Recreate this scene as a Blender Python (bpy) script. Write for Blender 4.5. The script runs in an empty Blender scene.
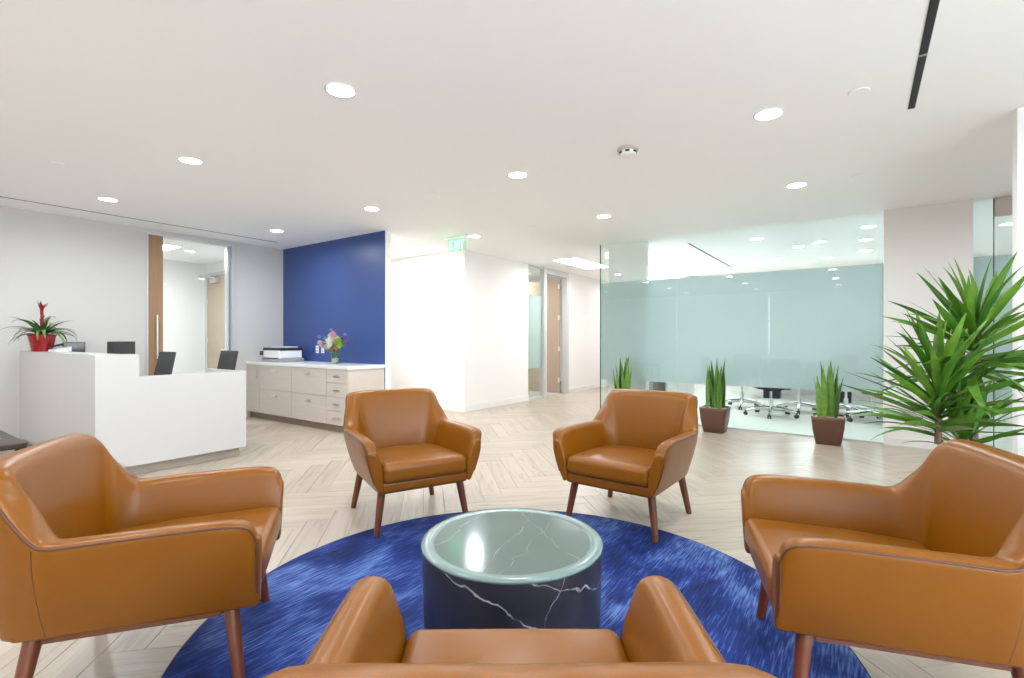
import bpy, math, random
from mathutils import Vector, Matrix
random.seed(7)
sc = bpy.context.scene
COL = sc.collection

# ------------------------------------------------------------------ camera, world, exposure
# building axes: X recedes to the right, Y recedes to the left; camera stands at the origin
FPX, CXP, CYP, CAMH = 495.0, 512.0, 338.5, 1.22
ANG = math.atan2(349.0, 495.0)
FWD = Vector((math.cos(ANG), math.sin(ANG)))
RGT = Vector((math.sin(ANG), -math.cos(ANG)))
CEIL = 2.71
cam_d = bpy.data.cameras.new('camera')
cam_d.sensor_width = 36.0
cam_d.lens = 36.0 * FPX / 1024.0
cam_d.clip_start = 0.05
cam = bpy.data.objects.new('camera', cam_d)
COL.objects.link(cam)
cam.location = (0, 0, CAMH)
cam.rotation_euler = (math.pi / 2, 0, ANG - math.pi / 2)
sc.camera = cam

world = bpy.data.worlds.new('sky')
sc.world = world
world.use_nodes = True
bg = world.node_tree.nodes['Background']
bg.inputs['Color'].default_value = (0.84, 0.92, 1.0, 1)
bg.inputs['Strength'].default_value = 4.4

sc.view_settings.view_transform = 'Standard'
sc.view_settings.look = 'None'
sc.view_settings.gamma = 1.0
sc.view_settings.use_curve_mapping = False
sc.view_settings.exposure = 1.24
DOWNLIGHT_W = 8.0
PANEL_W = 7.5
try:
    sc.cycles.use_denoising = True
    sc.cycles.max_bounces = 12
    sc.cycles.diffuse_bounces = 8
    sc.cycles.transparent_max_bounces = 16
    sc.cycles.caustics_reflective = False
    sc.cycles.caustics_refractive = False
except Exception:
    pass


def wd(L, D):
    """camera-frame lateral / depth to building coordinates"""
    p = RGT * L + FWD * D
    return p.x, p.y


def onx(px, u):
    """building point on the vertical plane X = u seen in column px"""
    t = (px - CXP) / FPX
    d = FWD + RGT * t
    k = u / d.x
    return u, d.y * k


def ony(px, v):
    t = (px - CXP) / FPX
    d = FWD + RGT * t
    k = v / d.y
    return d.x * k, v


def atz(px, py, z):
    D = FPX * (z - CAMH) / (CYP - py)
    return wd((px - CXP) / FPX * D, D)


# ------------------------------------------------------------------ materials
def new_mat(name):
    m = bpy.data.materials.new(name)
    m.use_nodes = True
    nt = m.node_tree
    return m, nt, nt.nodes['Principled BSDF']


def plain(name, col, rough=0.5, metal=0.0, coat=0.0, bump=0.0, bscale=200.0, var=0.0, vscale=3.0, spec=0.5):
    m, nt, b = new_mat(name)
    b.inputs['Base Color'].default_value = (*col, 1)
    b.inputs['Roughness'].default_value = rough
    b.inputs['Metallic'].default_value = metal
    b.inputs['Coat Weight'].default_value = coat
    b.inputs['Specular IOR Level'].default_value = spec
    tc = nt.nodes.new('ShaderNodeTexCoord')
    if bump:
        n = nt.nodes.new('ShaderNodeTexNoise'); n.inputs['Scale'].default_value = bscale
        n.inputs['Detail'].default_value = 3
        bp = nt.nodes.new('ShaderNodeBump'); bp.inputs['Strength'].default_value = bump
        bp.inputs['Distance'].default_value = 0.002
        nt.links.new(tc.outputs['Object'], n.inputs['Vector'])
        nt.links.new(n.outputs['Fac'], bp.inputs['Height'])
        nt.links.new(bp.outputs['Normal'], b.inputs['Normal'])
    if var:
        n = nt.nodes.new('ShaderNodeTexNoise'); n.inputs['Scale'].default_value = vscale
        n.inputs['Detail'].default_value = 4
        mx = nt.nodes.new('ShaderNodeMix'); mx.data_type = 'RGBA'
        mx.inputs['A'].default_value = (*[c * (1 - var) for c in col], 1)
        mx.inputs['B'].default_value = (*[min(1, c * (1 + var)) for c in col], 1)
        nt.links.new(tc.outputs['Object'], n.inputs['Vector'])
        nt.links.new(n.outputs['Fac'], mx.inputs['Factor'])
        nt.links.new(mx.outputs['Result'], b.inputs['Base Color'])
    return m


def emit(name, col, s):
    m, nt, b = new_mat(name)
    b.inputs['Base Color'].default_value = (*col, 1)
    b.inputs['Emission Color'].default_value = (*col, 1)
    b.inputs['Emission Strength'].default_value = s
    return m


def glass_mat(name, tint, refl=1.0, rough=0.0):
    """thin architectural pane: tinted see-through with a Fresnel reflection"""
    m = bpy.data.materials.new(name); m.use_nodes = True
    nt = m.node_tree; nt.nodes.clear()
    out = nt.nodes.new('ShaderNodeOutputMaterial')
    tr = nt.nodes.new('ShaderNodeBsdfTransparent'); tr.inputs['Color'].default_value = (*tint, 1)
    gl = nt.nodes.new('ShaderNodeBsdfGlossy'); gl.inputs['Roughness'].default_value = rough
    gl.inputs['Color'].default_value = (0.95, 1, 0.97, 1)
    fr = nt.nodes.new('ShaderNodeFresnel'); fr.inputs['IOR'].default_value = 1.5
    mu = nt.nodes.new('ShaderNodeMath'); mu.operation = 'MULTIPLY'; mu.inputs[1].default_value = refl
    mx = nt.nodes.new('ShaderNodeMixShader')
    ge = nt.nodes.new('ShaderNodeNewGeometry')
    fb = nt.nodes.new('ShaderNodeMath'); fb.operation = 'SUBTRACT'; fb.inputs[0].default_value = 1.0
    nt.links.new(ge.outputs['Backfacing'], fb.inputs[1])
    m3 = nt.nodes.new('ShaderNodeMath'); m3.operation = 'MULTIPLY'
    nt.links.new(fr.outputs[0], mu.inputs[0]); nt.links.new(mu.outputs[0], m3.inputs[0]); nt.links.new(fb.outputs[0], m3.inputs[1])
    nt.links.new(m3.outputs[0], mx.inputs[0])
    nt.links.new(tr.outputs[0], mx.inputs[1]); nt.links.new(gl.outputs[0], mx.inputs[2])
    nt.links.new(mx.outputs[0], out.inputs[0])
    return m


def film_mat(name, col, through):
    """frosted privacy film: diffuse both ways plus a soft sheen"""
    m = bpy.data.materials.new(name); m.use_nodes = True
    nt = m.node_tree; nt.nodes.clear()
    out = nt.nodes.new('ShaderNodeOutputMaterial')
    d = nt.nodes.new('ShaderNodeBsdfDiffuse'); d.inputs['Color'].default_value = (*col, 1)
    t = nt.nodes.new('ShaderNodeBsdfTranslucent'); t.inputs['Color'].default_value = (*through, 1)
    mx = nt.nodes.new('ShaderNodeMixShader'); mx.inputs[0].default_value = 0.55
    g = nt.nodes.new('ShaderNodeBsdfGlossy'); g.inputs['Roughness'].default_value = 0.25
    fr = nt.nodes.new('ShaderNodeFresnel'); fr.inputs['IOR'].default_value = 1.3
    m2 = nt.nodes.new('ShaderNodeMixShader')
    nt.links.new(d.outputs[0], mx.inputs[1]); nt.links.new(t.outputs[0], mx.inputs[2])
    nt.links.new(fr.outputs[0], m2.inputs[0])
    nt.links.new(mx.outputs[0], m2.inputs[1]); nt.links.new(g.outputs[0], m2.inputs[2])
    nt.links.new(m2.outputs[0], out.inputs[0])
    return m


def wood_mat(name, c1, c2, rough=0.4, scale=(3, 40, 40), coord='Object', coat=0.0):
    m, nt, b = new_mat(name)
    tc = nt.nodes.new('ShaderNodeTexCoord')
    mp = nt.nodes.new('ShaderNodeMapping'); mp.inputs['Scale'].default_value = scale
    n = nt.nodes.new('ShaderNodeTexNoise'); n.inputs['Scale'].default_value = 1.0
    n.inputs['Detail'].default_value = 6; n.inputs['Distortion'].default_value = 0.6
    cr = nt.nodes.new('ShaderNodeMix'); cr.data_type = 'RGBA'
    cr.inputs['A'].default_value = (*c1, 1); cr.inputs['B'].default_value = (*c2, 1)
    nt.links.new(tc.outputs[coord], mp.inputs['Vector']); nt.links.new(mp.outputs[0], n.inputs['Vector'])
    nt.links.new(n.outputs['Fac'], cr.inputs['Factor']); nt.links.new(cr.outputs['Result'], b.inputs['Base Color'])
    b.inputs['Roughness'].default_value = rough
    b.inputs['Coat Weight'].default_value = coat
    return m


def plank_mat():
    m, nt, b = new_mat('oak_plank')
    uv = nt.nodes.new('ShaderNodeUVMap'); uv.uv_map = 'UVMap'
    oi = nt.nodes.new('ShaderNodeObjectInfo')
    ge = nt.nodes.new('ShaderNodeNewGeometry')
    ad = nt.nodes.new('ShaderNodeMath'); ad.operation = 'ADD'
    nt.links.new(oi.outputs['Random'], ad.inputs[0]); nt.links.new(ge.outputs['Random Per Island'], ad.inputs[1])
    fr = nt.nodes.new('ShaderNodeMath'); fr.operation = 'FRACT'; nt.links.new(ad.outputs[0], fr.inputs[0])
    mu = nt.nodes.new('ShaderNodeMath'); mu.operation = 'MULTIPLY'; mu.inputs[1].default_value = 57.0
    nt.links.new(fr.outputs[0], mu.inputs[0])
    cb = nt.nodes.new('ShaderNodeCombineXYZ'); nt.links.new(mu.outputs[0], cb.inputs['Z'])
    va = nt.nodes.new('ShaderNodeVectorMath'); va.operation = 'ADD'
    nt.links.new(uv.outputs[0], va.inputs[0]); nt.links.new(cb.outputs[0], va.inputs[1])
    mp = nt.nodes.new('ShaderNodeMapping'); mp.inputs['Scale'].default_value = (2.2, 26, 1)
    nt.links.new(va.outputs[0], mp.inputs['Vector'])
    n = nt.nodes.new('ShaderNodeTexNoise'); n.inputs['Scale'].default_value = 1; n.inputs['Detail'].default_value = 5
    n.inputs['Distortion'].default_value = 0.8
    nt.links.new(mp.outputs[0], n.inputs['Vector'])
    cr = nt.nodes.new('ShaderNodeValToRGB')
    e = cr.color_ramp.elements
    e[0].position = 0.26; e[0].color = (0.285, 0.22, 0.16, 1)
    e[1].position = 0.62; e[1].color = (0.45, 0.385, 0.31, 1)
    k = cr.color_ramp.elements.new(0.42); k.color = (0.405, 0.34, 0.27, 1)
    nt.links.new(n.outputs['Fac'], cr.inputs[0])
    # plank to plank tone
    hs = nt.nodes.new('ShaderNodeHueSaturation')
    mr = nt.nodes.new('ShaderNodeMapRange'); mr.inputs['To Min'].default_value = 0.92; mr.inputs['To Max'].default_value = 1.07
    nt.links.new(fr.outputs[0], mr.inputs['Value']); nt.links.new(mr.outputs[0], hs.inputs['Value'])
    nt.links.new(cr.outputs[0], hs.inputs['Color']); nt.links.new(hs.outputs[0], b.inputs['Base Color'])
    b.inputs['Roughness'].default_value = 0.32
    return m


def rug_mat():
    m, nt, b = new_mat('blue_rug_pile')
    ge = nt.nodes.new('ShaderNodeNewGeometry')
    def noise(scale, detail, dist=0.0):
        mp = nt.nodes.new('ShaderNodeMapping'); mp.inputs['Scale'].default_value = scale
        n = nt.nodes.new('ShaderNodeTexNoise'); n.inputs['Scale'].default_value = 1; n.inputs['Detail'].default_value = detail
        n.inputs['Distortion'].default_value = dist
        nt.links.new(ge.outputs['Position'], mp.inputs['Vector']); nt.links.new(mp.outputs[0], n.inputs['Vector'])
        return n
    n1 = noise((9, 120, 1), 3)
    n2 = noise((2.2, 3.4, 1), 4, 0.8)
    ad = nt.nodes.new('ShaderNodeMath'); ad.operation = 'MULTIPLY_ADD'; ad.inputs[1].default_value = 0.65
    nt.links.new(n1.outputs['Fac'], ad.inputs[0])
    m2 = nt.nodes.new('ShaderNodeMath'); m2.operation = 'MULTIPLY'; m2.inputs[1].default_value = 0.75
    nt.links.new(n2.outputs['Fac'], m2.inputs[0]); nt.links.new(m2.outputs[0], ad.inputs[2])
    cr = nt.nodes.new('ShaderNodeValToRGB'); e = cr.color_ramp.elements
    e[0].position = 0.52; e[0].color = (0.003, 0.010, 0.062, 1)
    e[1].position = 0.93; e[1].color = (0.12, 0.21, 0.47, 1)
    k = cr.color_ramp.elements.new(0.70); k.color = (0.010, 0.029, 0.165, 1)
    nt.links.new(ad.outputs[0], cr.inputs[0]); nt.links.new(cr.outputs[0], b.inputs['Base Color'])
    b.inputs['Roughness'].default_value = 0.75
    b.inputs['Sheen Weight'].default_value = 0.0
    b.inputs['Specular IOR Level'].default_value = 0.2
    bp = nt.nodes.new('ShaderNodeBump'); bp.inputs['Strength'].default_value = 0.5; bp.inputs['Distance'].default_value = 0.004
    nt.links.new(n1.outputs['Fac'], bp.inputs['Height']); nt.links.new(bp.outputs[0], b.inputs['Normal'])
    return m


def marble_mat(name, base, vein, rough, veins, spec=0.5, cloud=0.0):
    """veins: (nx, ny, nz, d, half width, strength) planes, bent by noise, in object space"""
    m, nt, b = new_mat(name)
    tc = nt.nodes.new('ShaderNodeTexCoord')
    dn = nt.nodes.new('ShaderNodeTexNoise'); dn.inputs['Scale'].default_value = 7; dn.inputs['Detail'].default_value = 5
    nt.links.new(tc.outputs['Object'], dn.inputs['Vector'])
    mk = nt.nodes.new('ShaderNodeTexNoise'); mk.inputs['Scale'].default_value = 16; mk.inputs['Detail'].default_value = 3
    nt.links.new(tc.outputs['Object'], mk.inputs['Vector'])
    acc = None
    def math_(op, *ins):
        n = nt.nodes.new('ShaderNodeMath'); n.operation = op
        for i, q in enumerate(ins):
            if isinstance(q, (int, float)):
                n.inputs[i].default_value = q
            else:
                nt.links.new(q, n.inputs[i])
        return n.outputs[0]
    bend = math_('MULTIPLY', math_('SUBTRACT', dn.outputs['Fac'], 0.5), 0.11)
    for nx, ny, nz, d, w, st in veins:
        dp = nt.nodes.new('ShaderNodeVectorMath'); dp.operation = 'DOT_PRODUCT'
        nv = Vector((nx, ny, nz)); ln = nv.length
        dp.inputs[1].default_value = tuple(nv / ln)
        nt.links.new(tc.outputs['Object'], dp.inputs[0])
        t = math_('ABSOLUTE', math_('ADD', math_('SUBTRACT', dp.outputs['Value'], d / ln), bend))
        mr = nt.nodes.new('ShaderNodeMapRange'); mr.inputs['From Max'].default_value = w
        mr.inputs['To Min'].default_value = st; mr.inputs['To Max'].default_value = 0.0
        nt.links.new(t, mr.inputs['Value'])
        acc = mr.outputs[0] if acc is None else math_('MAXIMUM', acc, mr.outputs[0])
    ms = nt.nodes.new('ShaderNodeMapRange'); ms.inputs['From Min'].default_value = 0.36; ms.inputs['From Max'].default_value = 0.60
    ms.inputs['To Min'].default_value = 0.12
    nt.links.new(mk.outputs['Fac'], ms.inputs['Value'])
    fac = math_('MULTIPLY', acc, ms.outputs[0])
    if cloud:
        fac = math_('MAXIMUM', fac, math_('MULTIPLY', dn.outputs['Fac'], cloud))
    mx = nt.nodes.new('ShaderNodeMix'); mx.data_type = 'RGBA'
    mx.inputs['A'].default_value = (*base, 1); mx.inputs['B'].default_value = (*vein, 1)
    nt.links.new(fac, mx.inputs['Factor']); nt.links.new(mx.outputs['Result'], b.inputs['Base Color'])
    b.inputs['Roughness'].default_value = rough
    b.inputs['Specular IOR Level'].default_value = spec
    return m


def leather_mat():
    m, nt, b = new_mat('tan_leather')
    tc = nt.nodes.new('ShaderNodeTexCoord')
    n = nt.nodes.new('ShaderNodeTexNoise'); n.inputs['Scale'].default_value = 3.0; n.inputs['Detail'].default_value = 4
    nt.links.new(tc.outputs['Object'], n.inputs['Vector'])
    mx = nt.nodes.new('ShaderNodeMix'); mx.data_type = 'RGBA'
    mx.inputs['A'].default_value = (0.160, 0.0505, 0.0008, 1); mx.inputs['B'].default_value = (0.210, 0.069, 0.0018, 1)
    nt.links.new(n.outputs['Fac'], mx.inputs['Factor']); nt.links.new(mx.outputs['Result'], b.inputs['Base Color'])
    v = nt.nodes.new('ShaderNodeTexVoronoi'); v.inputs['Scale'].default_value = 260
    nt.links.new(tc.outputs['Object'], v.inputs['Vector'])
    bp = nt.nodes.new('ShaderNodeBump'); bp.inputs['Strength'].default_value = 0.10; bp.inputs['Distance'].default_value = 0.001
    n3 = nt.nodes.new('ShaderNodeTexNoise'); n3.inputs['Scale'].default_value = 9; n3.inputs['Detail'].default_value = 2
    nt.links.new(tc.outputs['Object'], n3.inputs['Vector'])
    bp2 = nt.nodes.new('ShaderNodeBump'); bp2.inputs['Strength'].default_value = 0.12; bp2.inputs['Distance'].default_value = 0.01
    nt.links.new(v.outputs['Distance'], bp.inputs['Height']); nt.links.new(n3.outputs['Fac'], bp2.inputs['Height'])
    nt.links.new(bp2.outputs[0], bp.inputs['Normal']); nt.links.new(bp.outputs[0], b.inputs['Normal'])
    b.inputs['Roughness'].default_value = 0.32
    b.inputs['Specular IOR Level'].default_value = 0.32
    return m


M = {}
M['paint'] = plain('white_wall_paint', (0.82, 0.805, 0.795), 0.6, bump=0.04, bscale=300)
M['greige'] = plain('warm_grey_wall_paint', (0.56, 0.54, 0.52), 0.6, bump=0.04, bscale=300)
M['ceil'] = plain('white_ceiling_paint', (0.92, 0.92, 0.925), 0.8, bump=0.03, bscale=300)
M['blue'] = plain('blue_wall_paint', (0.032, 0.070, 0.235), 0.38, bump=0.03, bscale=300, var=0.05)
M['base'] = plain('white_baseboard_paint', (0.80, 0.79, 0.78), 0.35, var=0.02)
M['sub'] = plain('floor_substrate', (0.30, 0.23, 0.17), 0.8, var=0.1)
M['plank'] = plank_mat()
M['carpet'] = plain('pale_grey_carpet', (0.56, 0.60, 0.57), 0.9, bump=0.4, bscale=160, var=0.08, vscale=14)
M['carpet2'] = plain('grey_carpet', (0.40, 0.38, 0.35), 0.9, bump=0.4, bscale=160, var=0.1, vscale=14)
M['solid'] = plain('white_solid_surface', (0.56, 0.55, 0.545), 0.22, var=0.01)
M['toe'] = plain('taupe_toe_kick', (0.40, 0.35, 0.31), 0.4, var=0.06)
M['lam'] = wood_mat('greige_laminate', (0.56, 0.49, 0.43), (0.64, 0.57, 0.51), 0.42, (30, 1.5, 30))
M['lamkick'] = plain('brown_plinth', (0.24, 0.185, 0.135), 0.5, var=0.08)
M['top'] = plain('white_quartz_top', (0.80, 0.81, 0.80), 0.22, var=0.02, vscale=60)
M['alu'] = plain('brushed_aluminium', (0.72, 0.73, 0.74), 0.32, 0.9, bump=0.03)
M['frame'] = plain('silver_painted_frame', (0.62, 0.63, 0.64), 0.35, 0.4, var=0.02)
M['chrome'] = plain('chrome', (0.82, 0.83, 0.84), 0.12, 1.0, var=0.02)
M['black'] = plain('black_plastic', (0.018, 0.018, 0.02), 0.42, bump=0.05)
M['mesh'] = plain('charcoal_mesh_fabric', (0.05, 0.05, 0.052), 0.75, bump=0.5, bscale=500)
M['screen'] = plain('dark_screen', (0.03, 0.03, 0.032), 0.12, var=0.2)
M['white'] = plain('white_plastic', (0.80, 0.80, 0.79), 0.35, var=0.02)
M['grey'] = plain('grey_plastic', (0.30, 0.31, 0.32), 0.4, var=0.05)
M['slot'] = plain('slot_black', (0.012, 0.012, 0.012), 0.7, var=0.1)
M['doorwood'] = wood_mat('walnut_veneer', (0.30, 0.165, 0.080), (0.40, 0.235, 0.125), 0.4, (30, 30, 1.6))
M['doorpale'] = wood_mat('pale_oak_veneer', (0.40, 0.305, 0.215), (0.48, 0.38, 0.28), 0.42, (24, 24, 1.4))
M['doorgrey'] = plain('grey_brown_door', (0.16, 0.145, 0.13), 0.4, var=0.08)
M['leather'] = leather_mat()
M['piping'] = plain('dark_tan_welt', (0.085, 0.024, 0.003), 0.4, var=0.1)
M['leg'] = wood_mat('reddish_walnut_leg', (0.092, 0.020, 0.005), (0.145, 0.034, 0.009), 0.38, (40, 40, 4), coat=0.2)
M['rug'] = rug_mat()
M['rugedge'] = plain('navy_rug_binding', (0.010, 0.022, 0.10), 0.8, var=0.2)
M['marble'] = marble_mat('black_marble', (0.012, 0.010, 0.014), (0.50, 0.49, 0.52), 0.32,
                         [(0, -0.53, 1, 0.265, 0.0045, 1.0), (0.1, -0.31, 1, 0.365, 0.0035, 0.8), (1, 0.6, 0.4, 0.32, 0.004, 0.7), (-1, 0.9, 0.5, 0.35, 0.003, 0.5)], 0.4, 0.05)
M['tabletop'] = marble_mat('sage_glass_over_marble', (0.075, 0.105, 0.096), (0.55, 0.66, 0.64), 0.12,
                           [(0.35, 1, 0, 0.00, 0.0035, 0.32), (0.45, 1, 0, -0.10, 0.003, 0.2), (-0.4, 1, 0, -0.16, 0.0035, 0.28), (0.5, 1, 0, 0.27, 0.004, 0.4)], 0.6, 0.05)
M['tableedge'] = plain('pale_green_glass_edge', (0.14, 0.20, 0.19), 0.2, var=0.05)
M['glass'] = glass_mat('clear_green_glass', (0.955, 0.988, 0.972), 1.2)
M['clear'] = glass_mat('clear_glass', (0.96, 0.98, 0.975), 1.0)
M['film'] = film_mat('frosted_film', (0.74, 0.835, 0.845), (0.79, 0.89, 0.91))
M['door_header'] = plain('beige_header', (0.58, 0.53, 0.49), 0.45, var=0.03)
M['gedge'] = plain('dark_green_glass_edge', (0.03, 0.09, 0.07), 0.2, var=0.1)
M['lens'] = emit('lamp_lens', (1, 0.97, 0.93), 9.0)
M['panel'] = emit('light_panel_diffuser', (1, 0.985, 0.96), 6.0)
M['exit'] = emit('exit_green', (0.22, 1.0, 0.62), 1.3)
M['exitpanel'] = glass_mat('exit_acrylic', (0.80, 1.0, 0.90), 1.0)
M['red'] = plain('glossy_red_ceramic', (0.30, 0.004, 0.008), 0.18, coat=0.15, var=0.06)
M['redflower'] = plain('red_bract', (0.27, 0.008, 0.020), 0.5, var=0.25, vscale=40)
def leaf_mat(name, dark, light, rough=0.38, vscale=9):
    m = plain(name, dark, rough)
    nt = m.node_tree; b = nt.nodes['Principled BSDF']
    oi = nt.nodes.new('ShaderNodeObjectInfo'); tc = nt.nodes.new('ShaderNodeTexCoord')
    n = nt.nodes.new('ShaderNodeTexNoise'); n.inputs['Scale'].default_value = vscale
    nt.links.new(tc.outputs['Object'], n.inputs['Vector'])
    ad = nt.nodes.new('ShaderNodeMath'); ad.operation = 'MULTIPLY'
    nt.links.new(oi.outputs['Random'], ad.inputs[0]); nt.links.new(n.outputs['Fac'], ad.inputs[1])
    a2 = nt.nodes.new('ShaderNodeMath'); a2.operation = 'MULTIPLY'; a2.inputs[1].default_value = 1.6; a2.use_clamp = True
    nt.links.new(ad.outputs[0], a2.inputs[0])
    mx = nt.nodes.new('ShaderNodeMix'); mx.data_type = 'RGBA'
    mx.inputs['A'].default_value = (*dark, 1); mx.inputs['B'].default_value = (*light, 1)
    nt.links.new(a2.outputs[0], mx.inputs['Factor']); nt.links.new(mx.outputs['Result'], b.inputs['Base Color'])
    return m
M['leafA'] = leaf_mat('dracaena_leaf', (0.030, 0.125, 0.010), (0.17, 0.34, 0.03))
M['leafB'] = leaf_mat('snake_leaf', (0.030, 0.110, 0.020), (0.19, 0.36, 0.05), 0.42, 22)
M['leafC'] = leaf_mat('bromeliad_leaf', (0.022, 0.070, 0.020), (0.14, 0.26, 0.05), 0.4, 14)
M['cane'] = plain('brown_cane', (0.16, 0.105, 0.065), 0.75, bump=0.6, bscale=60, var=0.3, vscale=40)
M['pot'] = plain('brown_planter', (0.105, 0.044, 0.026), 0.38, bump=0.05, var=0.06)
M['pebble'] = plain('pale_pebbles', (0.50, 0.44, 0.37), 0.7, bump=0.8, bscale=70, var=0.3, vscale=60)
M['soil'] = plain('potting_soil', (0.05, 0.035, 0.025), 0.9, bump=0.8, bscale=90, var=0.3, vscale=60)
M['darkwood'] = wood_mat('espresso_wood', (0.022, 0.012, 0.008), (0.045, 0.024, 0.014), 0.35, (4, 40, 40))
M['paper'] = plain('magazine_paper', (0.36, 0.36, 0.34), 0.4, var=0.3, vscale=12)
M['tile'] = plain('conference_table_top', (0.42, 0.36, 0.30), 0.3, var=0.05)
for nm, c in (('fl_white', (0.80, 0.76, 0.68)), ('fl_pink', (0.75, 0.42, 0.52)), ('fl_purple', (0.22, 0.14, 0.45)),
              ('fl_blue', (0.26, 0.32, 0.62)), ('fl_coral', (0.75, 0.22, 0.14)), ('fl_green', (0.32, 0.46, 0.08))):
    M[nm] = plain(nm + '_petal', c, 0.6, var=0.2, vscale=60)
M['stem'] = plain('flower_stem', (0.10, 0.20, 0.04), 0.5, var=0.2)


# ------------------------------------------------------------------ mesh builder
class MB:
    def __init__(self):
        self.v = []; self.f = []; self.s = []; self.uv = None

    def add(self, vs, fs, smooth=False):
        o = len(self.v)
        self.v += [tuple(p) for p in vs]
        self.f += [tuple(i + o for i in f) for f in fs]
        self.s += [smooth] * len(fs)

    def box(self, x0, x1, y0, y1, z0, z1):
        vs = [(x, y, z) for z in (z0, z1) for y in (y0, y1) for x in (x0, x1)]
        self.add(vs, [(0, 2, 3, 1), (4, 5, 7, 6), (0, 1, 5, 4), (2, 6, 7, 3), (0, 4, 6, 2), (1, 3, 7, 5)])
        return self

    def rbox(self, x0, x1, y0, y1, z0, z1, r, n=3, crown=0.0, deform=None):
        """box with rounded edges, optional crown on the top, optional deform(x,y,z)"""
        c = Vector(((x0 + x1) / 2, (y0 + y1) / 2, (z0 + z1) / 2))
        h = Vector(((x1 - x0) / 2, (y1 - y0) / 2, (z1 - z0) / 2))
        r = min(r, *(0.999 * q for q in h))
        inner = Vector((h.x - r, h.y - r, h.z - r))
        # parameter values along an axis: rounding zone, middle, rounding zone
        def params(hi):
            a = [math.sin(-math.pi / 4 + i * math.pi / 4 / n) for i in range(n)]
            a = [(-1 + (i / n) * 1) for i in range(n)]
            lo = [(-1, t) for t in a]
            k = max(2, int(hi / 0.05))
            k = min(k, 8)
            mid = [(0, -1 + 2 * i / k) for i in range(k + 1)]
            up = [(1, -t) for t in reversed(a)]
            return lo + mid + up
        def coord(pr, hi, ri):
            t, s = pr
            if t == 0:
                return s * hi, 0.0
            return (hi if t > 0 else -hi), (math.tan(abs(s) * math.pi / 4)) * (1 if t > 0 else -1)
        for ax in range(3):
            a1, a2 = (ax + 1) % 3, (ax + 2) % 3
            P1, P2 = params(inner[a1]), params(inner[a2])
            for sg in (-1, 1):
                vs = []
                for p1 in P1:
                    for p2 in P2:
                        base = [0, 0, 0]; nrm = [0, 0, 0]
                        base[ax] = sg * inner[ax]; nrm[ax] = sg
                        base[a1], nrm[a1] = coord(p1, inner[a1], r)
                        base[a2], nrm[a2] = coord(p2, inner[a2], r)
                        nv = Vector(nrm).normalized()
                        p = c + Vector(base) + nv * r
                        if crown and p.z > c.z:
                            fx = 1 - ((p.x - c.x) / h.x) ** 2; fy = 1 - ((p.y - c.y) / h.y) ** 2
                            p.z += crown * max(0, fx) * max(0, fy) * (p.z - c.z) / h.z
                        if deform:
                            p = Vector(deform(p.x, p.y, p.z))
                        vs.append(p)
                n1, n2 = len(P1), len(P2)
                fs = []
                for i in range(n1 - 1):
                    for j in range(n2 - 1):
                        q = (i * n2 + j, (i + 1) * n2 + j, (i + 1) * n2 + j + 1, i * n2 + j + 1)
                        fs.append(q if sg > 0 else q[::-1])
                self.add(vs, fs, True)
        return self

    def rings(self, rings, cap0=True, cap1=True, smooth=True, closed=True):
        n = len(rings[0]); vs = [p for r in rings for p in r]; fs = []
        for i in range(len(rings) - 1):
            for j in range(n if closed else n - 1):
                k = (j + 1) % n
                fs.append((i * n + j, i * n + k, (i + 1) * n + k, (i + 1) * n + j))
        self.add(vs, fs, smooth)
        if cap0 and closed:
            self.add(rings[0], [tuple(range(n))[::-1]])
        if cap1 and closed:
            self.add(rings[-1], [tuple(range(n))])
        return self

    def tube(self, pts, rad, n=8, caps=True, smooth=True):
        pts = [Vector(p) for p in pts]
        if not isinstance(rad, (list, tuple)):
            rad = [rad] * len(pts)
        t0 = (pts[1] - pts[0]).normalized()
        ref = Vector((0, 0, 1)) if abs(t0.z) < 0.9 else Vector((1, 0, 0))
        a = t0.cross(ref).normalized()
        rs = []
        for i, p in enumerate(pts):
            t = (pts[min(i + 1, len(pts) - 1)] - pts[max(i - 1, 0)]).normalized()
            a = (a - t * a.dot(t)).normalized()
            b = t.cross(a)
            rs.append([p + (a * math.cos(2 * math.pi * k / n) + b * math.sin(2 * math.pi * k / n)) * rad[i] for k in range(n)])
        return self.rings(rs, caps, caps, smooth)

    def lathe(self, prof, n=32, cx=0.0, cy=0.0, smooth=True, caps=True):
        rs = [[(cx + r * math.cos(2 * math.pi * k / n), cy + r * math.sin(2 * math.pi * k / n), z) for k in range(n)] for r, z in prof]
        return self.rings(rs, caps, caps, smooth)

    def build(self, name, mat, parent=None, uv=None):
        me = bpy.data.meshes.new(name)
        me.from_pydata(self.v, [], self.f)
        me.polygons.foreach_set('use_smooth', self.s)
        if uv:
            l = me.uv_layers.new(name='UVMap')
            for poly in me.polygons:
                for li in poly.loop_indices:
                    l.data[li].uv = uv[me.loops[li].vertex_index]
        me.materials.append(M[mat] if isinstance(mat, str) else mat)
        me.update()
        o = bpy.data.objects.new(name, me)
        COL.objects.link(o)
        if parent:
            o.parent = parent
        return o


def box(name, mat, x0, x1, y0, y1, z0, z1, parent=None, r=0.0):
    b = MB()
    if r:
        b.rbox(x0, x1, y0, y1, z0, z1, r, 2)
    else:
        b.box(x0, x1, y0, y1, z0, z1)
    return b.build(name, mat, parent)


def empty(name, loc=(0, 0, 0), rz=0.0):
    o = bpy.data.objects.new(name, None); COL.objects.link(o)
    o.empty_display_size = 0.1
    o.location = loc; o.rotation_euler = (0, 0, rz)
    return o


def tag(o, label, cat, group=None):
    o['label'] = label; o['category'] = cat
    if group:
        o['group'] = group
    return o


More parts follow.
